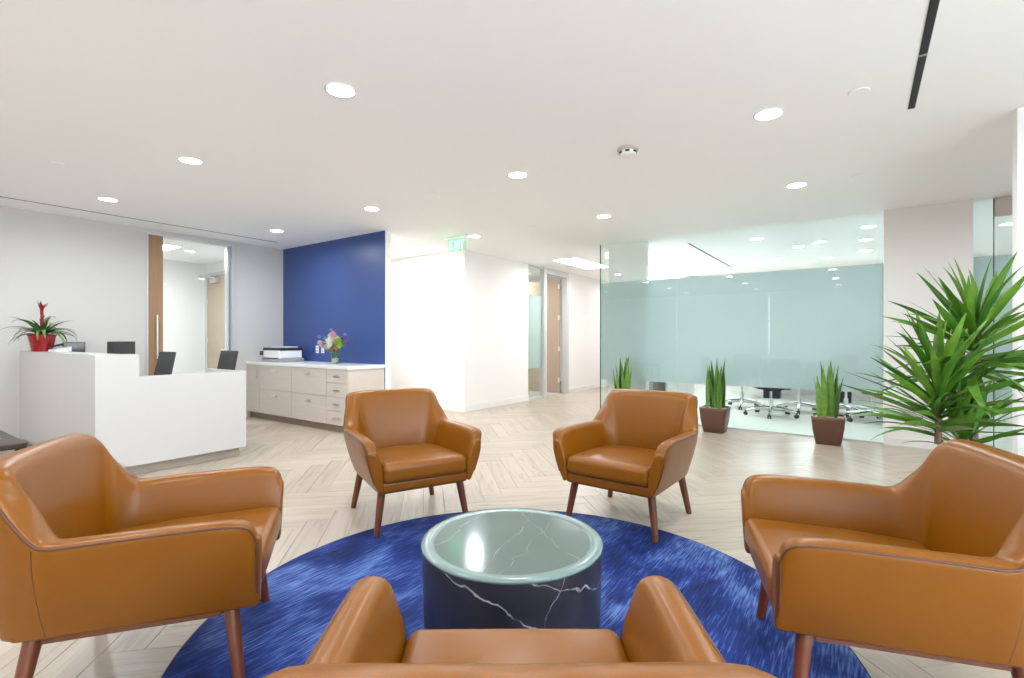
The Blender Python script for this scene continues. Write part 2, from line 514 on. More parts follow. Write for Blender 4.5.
def thing(name, label, cat, loc=(0, 0, 0), rz=0.0, group=None):
    return tag(empty(name, loc, rz), label, cat, group)


def struct(o, label=None):
    o['kind'] = 'structure'
    if label:
        o['label'] = label
    return o


def copy_tree(o, parent=None):
    c = o.copy(); COL.objects.link(c)
    if parent:
        c.parent = parent
    for ch in list(o.children):
        copy_tree(ch, c)
    return c


def area(name, parent, loc, sx, sy, watts, shape='RECTANGLE', spread=160, rot=(0, 0, 0), col=(0.89, 0.95, 1)):
    l = bpy.data.lights.new(name, 'AREA'); l.shape = shape; l.size = sx
    if shape in ('RECTANGLE', 'ELLIPSE'):
        l.size_y = sy
    l.energy = watts; l.color = col; l.spread = math.radians(spread)
    o = bpy.data.objects.new(name, l); COL.objects.link(o)
    o.location = loc; o.rotation_euler = rot; o.parent = parent
    return o


# ------------------------------------------------------------------ room shell
U0, U1, V0 = -3.2, 12.6, -3.2
VW = 7.87            # left wall
UG = 7.20            # conference glass
UB = 4.545           # blue wall face
RUG_C = Vector(wd(0.015, 2.19)); RUG_R = 1.335

floor = struct(box('floor', 'sub', U0, 16.0, V0, 11.0, -0.20, -0.006), 'pale oak herringbone wood floor')

PL, PW = 0.914, 0.1524
def plank_mesh():
    g = 0.0008; c = 0.0015
    x0, x1, y0, y1 = g, PL - g, g, PW - g
    vs = [(x0, y0, -0.006), (x1, y0, -0.006), (x1, y1, -0.006), (x0, y1, -0.006),
          (x0, y0, -c), (x1, y0, -c), (x1, y1, -c), (x0, y1, -c),
          (x0 + c, y0 + c, 0), (x1 - c, y0 + c, 0), (x1 - c, y1 - c, 0), (x0 + c, y1 - c, 0)]
    fs = []
    for a in (0, 4):
        for k in range(4):
            fs.append((a + k, a + (k + 1) % 4, a + 4 + (k + 1) % 4, a + 4 + k))
    fs.append((8, 9, 10, 11))
    return vs, fs
PV, PF = plank_mesh()
def build_planks():
    rot = Matrix.Rotation(-math.pi / 4, 2)
    items = []
    o0 = Vector((2.05, 2.3))
    for j in range(-14, 15):
        for i in range(-90, 91):
            p = Vector((i * PW + j * PL, i * PW - j * PL))
            for kind in (0, 1):
                if kind == 0:
                    org = p; ang = -math.pi / 4
                    ctr = p + Vector((PL / 2, PW / 2))
                else:
                    org = p + Vector((PW, PW)); ang = math.pi / 4      # turned 90 degrees
                    ctr = p + Vector((PW / 2, PW + PL / 2))
                w = rot @ ctr + o0
                if not (U0 - 0.1 < w.x < 15.5 and V0 - 0.1 < w.y < 8.6):
                    continue
                if w.x > UG + 0.45 and w.y < 2.9:
                    continue
                if w.x > 6.9 and w.y > 5.95:
                    continue
                if w.x < 4.0 and w.y > VW + 0.4:
                    continue
                q = rot @ org + o0
                D = w.dot(FWD); L = w.dot(RGT)
                score = 0.0
                if D > 0.5:
                    px = CXP + FPX * L / D; py = CYP + FPX * CAMH / D
                    if -60 < px < 1090 and py < 740:
                        under = (w - RUG_C).length < RUG_R - 0.42
                        hid = (w.x < 2.6 and w.y > 5.6) or (w.x > 4.6 and w.y < -0.9) or (w.x > 4.7 and w.y > 5.4)
                        if not under and not hid:
                            score = 1.0 / D ** 3
                items.append((score, q, ang))
    items.sort(key=lambda t: -t[0])
    uv = [(v[0], v[1]) for v in PV]
    me = None
    for s, q, a in items[:300]:
        if me is None:
            b = MB(); b.add(PV, PF)
            o = b.build('plank', 'plank', floor, uv); me = o.data
        else:
            o = bpy.data.objects.new('plank', me); COL.objects.link(o); o.parent = floor
        o.location = (q.x, q.y, 0); o.rotation_euler = (0, 0, a)
    b = MB(); uvs = []
    for s, q, a in items[300:]:
        r = Matrix.Rotation(a, 2)
        vs = []
        for v in PV:
            t = r @ Vector((v[0], v[1])) + q
            vs.append((t.x, t.y, v[2]))
        b.add(vs, PF); uvs += uv
    o = b.build('planks_far', 'plank', floor, uvs); o['kind'] = 'stuff'
build_planks()

ceiling = struct(box('ceiling', 'ceil', U0, 16.0, V0, 11.0, CEIL, CEIL + 0.25), 'flat white plaster ceiling')

# left wall with tall opening
UL0, UL1 = 2.62, 3.74
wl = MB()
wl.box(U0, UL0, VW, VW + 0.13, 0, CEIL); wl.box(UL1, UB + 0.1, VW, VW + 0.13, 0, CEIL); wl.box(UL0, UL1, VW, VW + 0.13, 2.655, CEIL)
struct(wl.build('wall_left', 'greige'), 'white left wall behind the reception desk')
# blue wall, white on its other sides
bw = MB(); bw.box(UB + 0.004, UB + 0.105, 5.335, 10.9, 0, CEIL)
wall_blue = struct(bw.build('wall_blue', 'paint'), 'deep blue accent wall behind the low cabinet')
box('blue_face', 'blue', UB, UB + 0.004, 5.335, VW, 0, CEIL, wall_blue)
# white block with the corridor corner
wc = MB()
wc.box(6.29, 6.42, 5.40, 11.0, 0, CEIL); wc.box(6.42, 8.22, 5.40, 5.53, 0, CEIL)
struct(wc.build('wall_corridor', 'paint'), 'white corridor wall with an outside corner')
bb = MB(); bb.box(6.275, 6.29, 5.385, 11.0, 0, 0.10); bb.box(6.29, 8.22, 5.385, 5.40, 0, 0.10)
struct(bb.build('baseboard_corridor', 'base'), 'white baseboard of the corridor wall')
# corridor wall beyond the office door, corridor end, office behind
wk = MB(); wk.box(9.86, 15.8, 5.40, 5.53, 0, CEIL)
struct(wk.build('wall_corridor_far', 'paint'), 'bright white corridor wall beyond the office door')
bk = MB(); bk.box(9.86, 15.8, 5.385, 5.40, 0, 0.10)
struct(bk.build('baseboard_corridor_far', 'base'))
struct(box('wall_corridor_end', 'paint', 15.6, 15.75, 3.3, 5.4, 0, CEIL))
wo = MB(); wo.box(8.10, 8.22, 5.53, 8.6, 0, CEIL); wo.box(12.5, 12.62, 5.53, 8.6, 0, CEIL); wo.box(6.42, 12.62, 8.6, 8.72, 0, CEIL)
struct(wo.build('wall_office', 'paint'), 'white walls of the small office')
struct(box('floor_office', 'carpet2', 8.2, 12.5, 5.47, 8.6, -0.006, 0.004))
# inner room behind the left opening
wi = MB(); wi.box(1.2, UB + 0.0, 10.70, 10.82, 0, CEIL); wi.box(1.2, 1.32, VW + 0.13, 10.7, 0, CEIL)
struct(wi.build('wall_inner_room', 'paint'), 'white walls of the room behind the reception')
struct(box('floor_inner_room', 'carpet', 1.32, UB, VW + 0.0, 10.7, -0.006, 0.003))
struct(box('wall_back_passage', 'paint', UB + 0.105, 6.29, 10.7, 10.82, 0, CEIL))
# conference room shell
wf = MB(); wf.box(UG - 0.05, UG + 0.17, -0.98, -0.215, 0, CEIL)
struct(wf.build('wall_column', 'paint'), 'white column between the conference glass and the glass door')
struct(box('baseboard_column', 'base', UG - 0.065, UG - 0.05, -0.98, -0.215, 0, 0.09))
ws = MB(); ws.box(7.95, 12.6, 3.36, 3.48, 0, CEIL); ws.box(7.36, 7.48, 2.68, 3.30, 0, CEIL)
struct(ws.build('wall_conference_side', 'paint'), 'white side wall of the conference room')
struct(box('wall_corridor_right', 'paint', 12.6, 15.8, 3.30, 3.42, 0, CEIL))
struct(box('floor_conference', 'carpet', UG, 12.6, V0, 3.36, -0.006, 0.004), 'pale floor of the conference room')
# pier on the right edge and right-hand walls
struct(box('wall_right', 'paint', 4.49, 4.62, V0, -0.825, 0, CEIL), 'white wall at the right edge')

def window_wall(name, axis, pos, a0, a1, bays, z0=0.12, z1=2.62):
    """curtain wall of glazed bays along the building's edge"""
    r = struct(empty(name))
    def bx(nm, mat, s0, s1, zz0, zz1, t):
        if axis == 'x':
            box(nm, mat, pos - t, pos + t, s0, s1, zz0, zz1, r)
        else:
            box(nm, mat, s0, s1, pos - t, pos + t, zz0, zz1, r)
    bx('window_sill', 'paint', a0, a1, 0, z0, 0.06)
    bx('window_header', 'paint', a0, a1, z1, CEIL, 0.06)
    w = (a1 - a0) / bays
    for i in range(bays + 1):
        s = a0 + i * w
        bx('mullion', 'frame', s - 0.03, s + 0.03, z0, z1, 0.04)
    for i in range(bays):
        bx('pane', 'clear', a0 + i * w + 0.03, a0 + (i + 1) * w - 0.03, z0, z1, 0.004)
    return r
struct(box('wall_back', 'paint', U0 - 0.12, U0, V0, VW, 0, CEIL), 'white wall behind the camera')
window_wall('added_fill_window', 'y', V0, U0, 2.2, 4)  # unseen window bays, added to let in daylight that lifts the ceiling
struct(box('wall_right_near', 'paint', 2.2, 4.49, V0 - 0.06, V0 + 0.06, 0, CEIL))
window_wall('window_7', 'x', 12.6, -1.6, 2.4, 3, 0.90, 2.20)
wr_ = MB(); wr_.box(12.54, 12.66, V0, -1.6, 0, CEIL); wr_.box(12.54, 12.66, 2.4, 3.48, 0, CEIL)
struct(wr_.build('wall_conference_back', 'paint'))
struct(box('wall_right_far', 'paint', 4.62, 12.6, V0 - 0.06, V0 + 0.06, 0, CEIL))

# ------------------------------------------------------------------ conference glass front
gw = struct(empty('window_1'), 'frosted glass front of the conference room')
gj = [3.36, 2.17, 0.98, -0.215]
FZ0, FZ1 = 0.585, 2.10
for a, b_ in zip(gj[:-1], gj[1:]):
    box('pane', 'glass', UG - 0.005, UG + 0.005, b_ + 0.003, a - 0.003, 0.02, CEIL - 0.005, gw)
    box('film', 'film', UG + 0.0055, UG + 0.0065, b_ + 0.0004, a - 0.0004, FZ0, FZ1, gw)
box('track', 'frame', UG - 0.015, UG + 0.015, gj[-1], gj[0], 0.0, 0.02, gw)
# return pane along the corridor with its dark corner edge
box('pane', 'glass', UG + 0.006, 7.95, 3.355, 3.365, 0.02, CEIL - 0.005, gw)
box('film', 'film', UG + 0.006, 7.95, 3.3530, 3.3540, FZ0, FZ1, gw)
box('glass_edge', 'gedge', UG - 0.006, UG + 0.006, 3.360, 3.372, 0.02, CEIL - 0.005, gw)
# glass door beside the column
gd = struct(empty('door_4'), 'glass door beside the white column')
box('pane', 'glass', UG - 0.005, UG + 0.005, -1.14, -0.985, 0.02, CEIL - 0.005, gd)
box('pane', 'glass', UG - 0.005, UG + 0.005, -2.1, -1.15, 0.02, 2.50, gd)
box('film', 'film', UG + 0.0055, UG + 0.0065, -2.1, -0.985, FZ0, FZ1, gd)
box('glass_edge', 'gedge', UG - 0.006, UG + 0.006, -1.149, -1.141, 0.02, CEIL - 0.005, gd)
box('header', 'door_header', UG - 0.03, UG + 0.03, -2.1, -1.15, 2.51, CEIL - 0.01, gd)
box('track', 'frame', UG - 0.015, UG + 0.015, -2.1, -0.985, 0.0, 0.02, gd)
struct(box('wall_door_side', 'paint', UG - 0.06, UG + 0.06, V0 + 0.06, -2.1, 0, CEIL))
# dark wood leaf standing open behind the glass
dl = struct(empty('door_5'), 'dark grey door leaf standing behind the frosted glass')
box('leaf', 'doorgrey', 7.60, 7.66, 2.47, 2.66, 0.005, 2.08, dl)

# ------------------------------------------------------------------ office front in the corridor
of = struct(empty('window_2'), 'frosted sidelight of the corridor office')
box('pane', 'glass', 8.24, 8.82, 5.45, 5.46, 0.03, CEIL - 0.03, of)
box('film', 'film', 8.24, 8.82, 5.462, 5.463, 0.62, 2.12, of)
box('sill_rail', 'frame', 8.22, 8.82, 5.43, 5.48, 0, 0.03, of)
box('head_rail', 'frame', 8.22, 8.82, 5.43, 5.48, CEIL - 0.03, CEIL, of)
box('post', 'frame', 8.82, 8.92, 5.39, 5.50, 0, CEIL, of)
dr = struct(empty('door_1'), 'open oak office door in the corridor')
box('leaf', 'doorpale', 9.715, 9.76, 5.55, 6.42, 0.008, 2.55, dr)
box('jamb', 'frame', 9.78, 9.86, 5.38, 5.53, 0, 2.66, dr)
box('head_rail', 'frame', 8.92, 9.86, 5.39, 5.50, 2.60, CEIL, dr)
for z in (0.25, 0.95, 1.65, 2.35):
    box('hinge', 'alu', 9.70, 9.715, 5.53, 5.575, z, z + 0.10, dr)

# ------------------------------------------------------------------ opening in the left wall
op = struct(empty('window_3'), 'tall aluminium framed opening in the left wall')
box('jamb', 'frame', UL1 - 0.035, UL1 + 0.01, VW - 0.02, VW + 0.13, 0, 2.66, op)
box('jamb', 'alu', UL1 - 0.075, UL1 - 0.05, VW + 0.02, VW + 0.10, 0, 2.64, op)
box('jamb', 'frame', UL0 - 0.012, UL0 + 0.012, VW - 0.012, VW + 0.13, 0, 2.66, op)
box('head_rail', 'frame', UL0 + 0.012, UL1 - 0.035, VW - 0.012, VW + 0.13, 2.635, 2.665, op)
box('pane', 'clear', 2.83, UL1 - 0.075, VW + 0.05, VW + 0.06, 0.01, 2.635, op)
sd = struct(empty('door_2'), 'walnut sliding door with a silver bar pull')
box('leaf', 'doorwood', UL0 + 0.014, 2.815, VW + 0.02, VW + 0.06, 0.005, 2.634, sd)
pl = MB(); pl.tube([(2.735, VW - 0.02, 0.95), (2.735, VW - 0.02, 1.55)], 0.011, 10)
hp = pl.build('pull_handle', 'alu', sd)
for z in (1.02, 1.48):
    p = MB(); p.tube([(2.735, VW - 0.02, z), (2.735, VW + 0.022, z)], 0.006, 8); p.build('standoff', 'alu', hp)
# beige door with a closer in the room beyond
cd = struct(empty('door_3'), 'beige door with closer in the room behind reception')
cdv = 10.66
box('leaf', 'doorpale', UB - 0.045, UB - 0.002, 9.55, 10.50, 0.008, 2.44, cd)
box('jamb', 'frame', UB - 0.055, UB - 0.002, 10.50, 10.56, 0, 2.50, cd)
box('head_rail', 'frame', UB - 0.055, UB - 0.002, 9.4, 10.50, 2.445, 2.50, cd)
box('closer', 'alu', UB - 0.10, UB - 0.046, 10.0, 10.28, 2.30, 2.37, cd)
ca = MB(); ca.tube([(UB - 0.08, 10.1, 2.38), (UB - 0.30, 10.25, 2.42), (UB - 0.09, 10.45, 2.44)], 0.012, 8); ca.build('closer_arm', 'alu', cd)
for z in (0.3, 1.15, 1.9):
    box('hinge', 'alu', UB - 0.05, UB - 0.04, 10.48, 10.51, z, z + 0.1, cd)
lv = MB(); lv.tube([(UB - 0.05, 9.66, 1.02), (UB - 0.10, 9.66, 1.02), (UB - 0.10, 9.80, 1.02)], 0.012, 8); lv.build('lever_handle', 'alu', cd)

# ------------------------------------------------------------------ ceiling fixtures
def downlight(u, v, label, group, watts=DOWNLIGHT_W, r=0.082):
    t = thing('ceiling_downlight', label, 'downlight', (u, v, CEIL), 0, group)
    b = MB(); b.lathe([(r + 0.012, -0.0005), (r + 0.012, -0.004), (r, -0.006), (r - 0.004, -0.003), (r - 0.004, -0.0005)], 28)
    b.build('trim_ring', 'white', t)
    b = MB(); b.lathe([(r - 0.005, -0.0045), (r - 0.005, -0.001)], 28); b.build('lens', 'lens', t)
    area('lamp', t, (0, 0, -0.012), 2 * r - 0.02, 0, watts, 'DISK', 170)
    return t
LG = 'recessed round downlights in the lobby ceiling'
dl_spots = [
    (1.83, 2.545, 'largest bright round downlight, in the ceiling above the left armchairs'),
    (1.83, 4.57, 'round downlight in the ceiling in front of the white reception desk'),
    (1.83, 6.56, 'round downlight by the ceiling slot, above the reception desk plant'),
    (3.70, 6.57, 'round downlight beside the blue wall\'s left end, near the thin ceiling slot'),
    (3.70, 4.57, 'round downlight in the ceiling just in front of the blue wall'),
    (3.70, 2.545, 'round downlight at the middle of the ceiling, left of the smoke detector'),
    (5.55, 2.55, 'round downlight in the ceiling before the conference glass\'s left end'),
    (3.66, 0.50, 'second largest bright downlight, between the smoke detector and the black slot'),
    (5.50, 0.51, 'round downlight in the ceiling before the right half of the frosted glass'),
    (5.55, 4.57, 'small downlight just behind the green exit sign'),
]
for u, v, lb in dl_spots:
    downlight(u, v, lb, LG)
for (u, v), wh in zip(((1.83, 0.5), (0.0, 4.57), (0.0, 2.545), (0.0, 0.5), (5.5, -1.55), (-1.8, 2.545), (-1.8, 0.5), (-1.8, 4.57), (0.0, 6.56)),
                     ('above the right armchair', 'left of the camera', 'left above the camera', 'right over the camera', 'behind the right-hand wall', 'behind and left of the camera', 'straight behind the camera', 'far behind and left of the camera', 'left of the side table')):
    downlight(u, v, 'round ceiling downlight outside the picture, ' + wh, LG)  # unseen fixtures carrying the lobby grid on, added for their light
for u, v, lb in ((8.09, 1.26, 'leftmost of the small downlights seen through the clear glass band'),
                 (9.18, 0.82, 'small conference downlight right of the glass joint, brightest of the left cluster'),
                 (10.33, 1.26, 'lowest of the left cluster of downlights seen above the frosted film'),
                 (8.08, -0.08, 'topmost of the three stacked downlights beside the white column'),
                 (9.11, -0.06, 'middle of the three stacked downlights beside the white column'),
                 (10.25, -0.07, 'lowest of the three stacked downlights beside the white column')):
    downlight(u, v, lb, 'downlights in the conference room', DOWNLIGHT_W * 0.25)

def panel(name, label, cat, u0, u1, v0, v1, watts):
    t = thing(name, label, cat, ((u0 + u1) / 2, (v0 + v1) / 2, CEIL))
    a, b_ = (u1 - u0) / 2, (v1 - v0) / 2
    m = MB(); w = 0.02
    m.box(-a - w, a + w, -b_ - w, -b_, -0.006, -0.0005); m.box(-a - w, a + w, b_, b_ + w, -0.006, -0.0005)
    m.box(-a - w, -a, -b_, b_, -0.006, -0.0005); m.box(a, a + w, -b_, b_, -0.006, -0.0005)
    m.build('frame', 'white', t)
    box('diffuser', 'panel', -a, a, -b_, b_, -0.004, -0.0005, t)
    area('lamp', t, (0, 0, -0.012), 2 * a, 2 * b_, watts, 'RECTANGLE', 170)
panel('light_panel', 'bright rectangular ceiling panel over the corridor by the office door', 'ceiling light', 8.1, 9.5, 4.25, 4.75, PANEL_W)
panel('light_panel', 'bright ceiling panel in the passage behind the blue wall', 'ceiling light', 5.2, 5.8, 5.75, 6.95, PANEL_W)
panel('linear_light', 'long white linear ceiling light behind the clear glass band', 'ceiling light', 7.9, 11.6, 2.90, 3.34, PANEL_W * 1.3)
panel('light_panel', 'small bright ceiling panel seen through the opening in the left wall', 'ceiling light', 2.85, 3.45, 8.95, 9.55, PANEL_W * 2.6)
panel('light_panel', 'ceiling panel inside the corridor office', 'ceiling light', 9.0, 9.6, 6.4, 7.6, PANEL_W)
panel('light_panel', 'ceiling panel further along the corridor', 'ceiling light', 11.8, 13.0, 4.25, 4.75, PANEL_W)

def slot(label, u0, u1, v, w):
    t = thing('slot_diffuser', label, 'air slot', ((u0 + u1) / 2, v, CEIL))
    a = (u1 - u0) / 2
    box('slot_opening', 'slot', -a, a, -w / 2, w / 2, -0.003, -0.0005, t)
    box('slot_flange', 'white', -a, a, -w / 2 - 0.004, -w / 2, -0.0015, -0.0005, t)
    box('slot_flange', 'white', -a, a, w / 2, w / 2 + 0.004, -0.0015, -0.0005, t)
    return t
slot('long hairline ceiling slot above the reception desk', U0 + 0.1, 4.16, 7.35, 0.022)
sr = slot('wide black linear slot in the ceiling at top right', 1.6, 4.10, -0.265, 0.036)
box('clip', 'grey', 2.05, 2.07, -0.018, 0.018, -0.005, -0.003, sr).location.x = -1.55
slot('thin black ceiling slot behind the conference glass', 7.89, 10.91, 2.195, 0.03)

def ceiling_disc(name, label, cat, u, v, r, hgt, group=None):
    t = thing(name, label, cat, (u, v, CEIL), 0, group)
    b = MB(); b.lathe([(r, -0.0005), (r, -hgt * 0.6), (r * 0.9, -hgt)], 24); b.build('cover_plate', 'ceil', t)
    b = MB(); b.lathe([(r * 1.12, -0.0003), (r * 1.12, -0.0015)], 24); b.build('shadow_gap', 'white', t)
SG = 'flush sprinkler covers in the ceiling'
ceiling_disc('sprinkler_cover', 'flush white sprinkler cover above the reception desk\'s left end', 'sprinkler', 1.21, 5.58, 0.05, 0.006, SG)
ceiling_disc('sprinkler_cover', 'flush sprinkler cover between the two middle downlights, above the blue wall\'s right', 'sprinkler', 3.70, 3.61, 0.045, 0.008, SG)
ceiling_disc('sprinkler_cover', 'flush sprinkler cover beside the black slot at top right', 'sprinkler', 3.64, 0.01, 0.055, 0.006, SG)
ceiling_disc('sprinkler_cover', 'flush sprinkler cover in the ceiling before the white column', 'sprinkler', 5.50, 0.02, 0.055, 0.006, SG)
ceiling_disc('sprinkler_cover', 'small sprinkler cover above the corridor entrance', 'sprinkler', 5.53, 3.54, 0.035, 0.006, SG)

sm = thing('smoke_detector', 'white domed smoke detector with a beige ring at the ceiling centre', 'smoke detector', (3.69, 1.49, CEIL))
b = MB(); b.lathe([(0.085, -0.0005), (0.085, -0.012), (0.075, -0.022)], 28); b.build('base_plate', plain('beige_ring', (0.50, 0.45, 0.40), 0.5, var=0.05), sm)
b = MB(); b.lathe([(0.062, -0.022), (0.062, -0.045), (0.048, -0.056), (0.02, -0.060)], 28); b.build('dome', 'white', sm)
for k in range(6):
    a = k * math.pi / 3 + 0.3
    b = MB(); b.box(-0.016, 0.016, -0.003, 0.003, -0.04, -0.028)
    o = b.build('vent_slit', 'slot', sm); o.location = (0.0625 * math.cos(a), 0.0625 * math.sin(a), 0); o.rotation_euler = (0, 0, a + math.pi / 2)

ex = thing('exit_sign', 'green lit edge-glow EXIT sign hanging at the corridor corner', 'exit sign', (5.42, 4.80, CEIL))
box('canopy', 'white', -0.05, 0.05, -0.20, 0.20, -0.03, -0.0005, ex, 0.008)
pn = box('sign_panel', 'exitpanel', -0.004, 0.004, -0.175, 0.175, -0.21, -0.03, ex)
def bar(m, p, q, w):
    d = Vector((q[0] - p[0], q[1] - p[1])); n_ = Vector((-d.y, d.x)).normalized() * w / 2
    pts = [(p[0] + n_.x, p[1] + n_.y), (p[0] - n_.x, p[1] - n_.y), (q[0] - n_.x, q[1] - n_.y), (q[0] + n_.x, q[1] + n_.y)]
    # text plane: s to the viewer's right = -Y, t up = Z
    vs = [(-0.0055, -s, t) for s, t in pts] + [(-0.0042, -s, t) for s, t in pts]
    m.add(vs, [(0, 1, 2, 3), (7, 6, 5, 4), (0, 4, 5, 1), (1, 5, 6, 2), (2, 6, 7, 3), (3, 7, 4, 0)])
zt, zb, lw = -0.055, -0.185, 0.02
glyph = {'E': [((0, zb), (0, zt)), ((0, zt - lw / 2), (.055, zt - lw / 2)), ((0, (zt + zb) / 2), (.05, (zt + zb) / 2)), ((0, zb + lw / 2), (.055, zb + lw / 2))],
         'X': [((0, zb), (.06, zt)), ((0, zt), (.06, zb))],
         'I': [((0.0, zb), (0.0, zt))],
         'T': [((.03, zb), (.03, zt)), ((-0.005, zt - lw / 2), (.065, zt - lw / 2))]}
s0 = -0.135
for chh, adv in (('E', .085), ('X', .09), ('I', .03), ('T', .08)):
    m = MB()
    for p, q in glyph[chh]:
        bar(m, (p[0] + s0, p[1]), (q[0] + s0, q[1]), lw)
    m.build('letter', 'exit', pn)
    s0 += adv

# ------------------------------------------------------------------ rug and coffee table
rg = thing('round_rug', 'large round blue streaked rug under the coffee table', 'rug', (RUG_C.x, RUG_C.y, 0))
b = MB(); b.lathe([(RUG_R, 0.0003), (RUG_R, 0.005), (RUG_R - 0.006, 0.0075)], 128); b.build('pile', 'rug', rg)
b = MB(); b.lathe([(RUG_R + 0.004, 0.0003), (RUG_R + 0.006, 0.003), (RUG_R + 0.001, 0.0065), (RUG_R - 0.0005, 0.003)], 128, caps=False); b.build('binding', 'rugedge', rg)

tx, ty = wd(0.0, 2.04)
tb = thing('coffee_table', 'round black marble drum coffee table with pale glass top', 'table', (tx, ty, 0.0078), ANG)
b = MB(); b.lathe([(0.350, 0), (0.355, 0.004), (0.366, 0.36), (0.366, 0.380)], 72); b.build('drum', 'marble', tb)
b = MB(); b.lathe([(0.366, 0.3805), (0.369, 0.384), (0.369, 0.390), (0.362, 0.3945), (0.325, 0.3945), (0.318, 0.390)], 72, caps=False)
b.build('glass_rim', 'tableedge', tb)
b = MB(); b.lathe([(0.318, 0.3805), (0.318, 0.3898)], 72); b.build('table_top', 'tabletop', tb)

# ------------------------------------------------------------------ leather armchair
def cat_rom(P, n):
    out = []
    for i in range(len(P) - 1):
        p0 = P[max(i - 1, 0)]; p1 = P[i]; p2 = P[i + 1]; p3 = P[min(i + 2, len(P) - 1)]
        for k in range(n):
            t = k / n
            out.append(0.5 * ((2 * p1) + (p2 - p0) * t + (2 * p0 - 5 * p1 + 4 * p2 - p3) * t * t + (3 * p1 - p0 - 3 * p2 + p3) * t ** 3))
    out.append(P[-1].copy())
    return out


def section(OB, OT, IT, IB, r):
    def corner(p, a, c, rr, n):
        da = (a - p); dc = (c - p)
        A = p + da.normalized() * min(rr, da.length * 0.48); Cc = p + dc.normalized() * min(rr, dc.length * 0.48)
        return [A * (1 - t) ** 2 + p * 2 * t * (1 - t) + Cc * t * t for t in [k / (n - 1) for k in range(n)]]
    out_dir = (OB + OT - IB - IT); out_dir.z = 0; out_dir.normalize()
    pts = corner(OB, IB, OT, 0.02, 4)
    for t in (0.25, 0.5, 0.75):
        pts.append(OB.lerp(OT, t) + out_dir * 0.012 * 4 * t * (1 - t))
    pts += corner(OT, OB, IT, r, 6)
    pts += corner(IT, OT, IB, r * 1.15, 6)
    for t in (0.3, 0.6):
        pts.append(IT.lerp(IB, t) - out_dir * 0.010 * 4 * t * (1 - t))
    pts += corner(IB, IT, OB, 0.015, 3)
    return pts


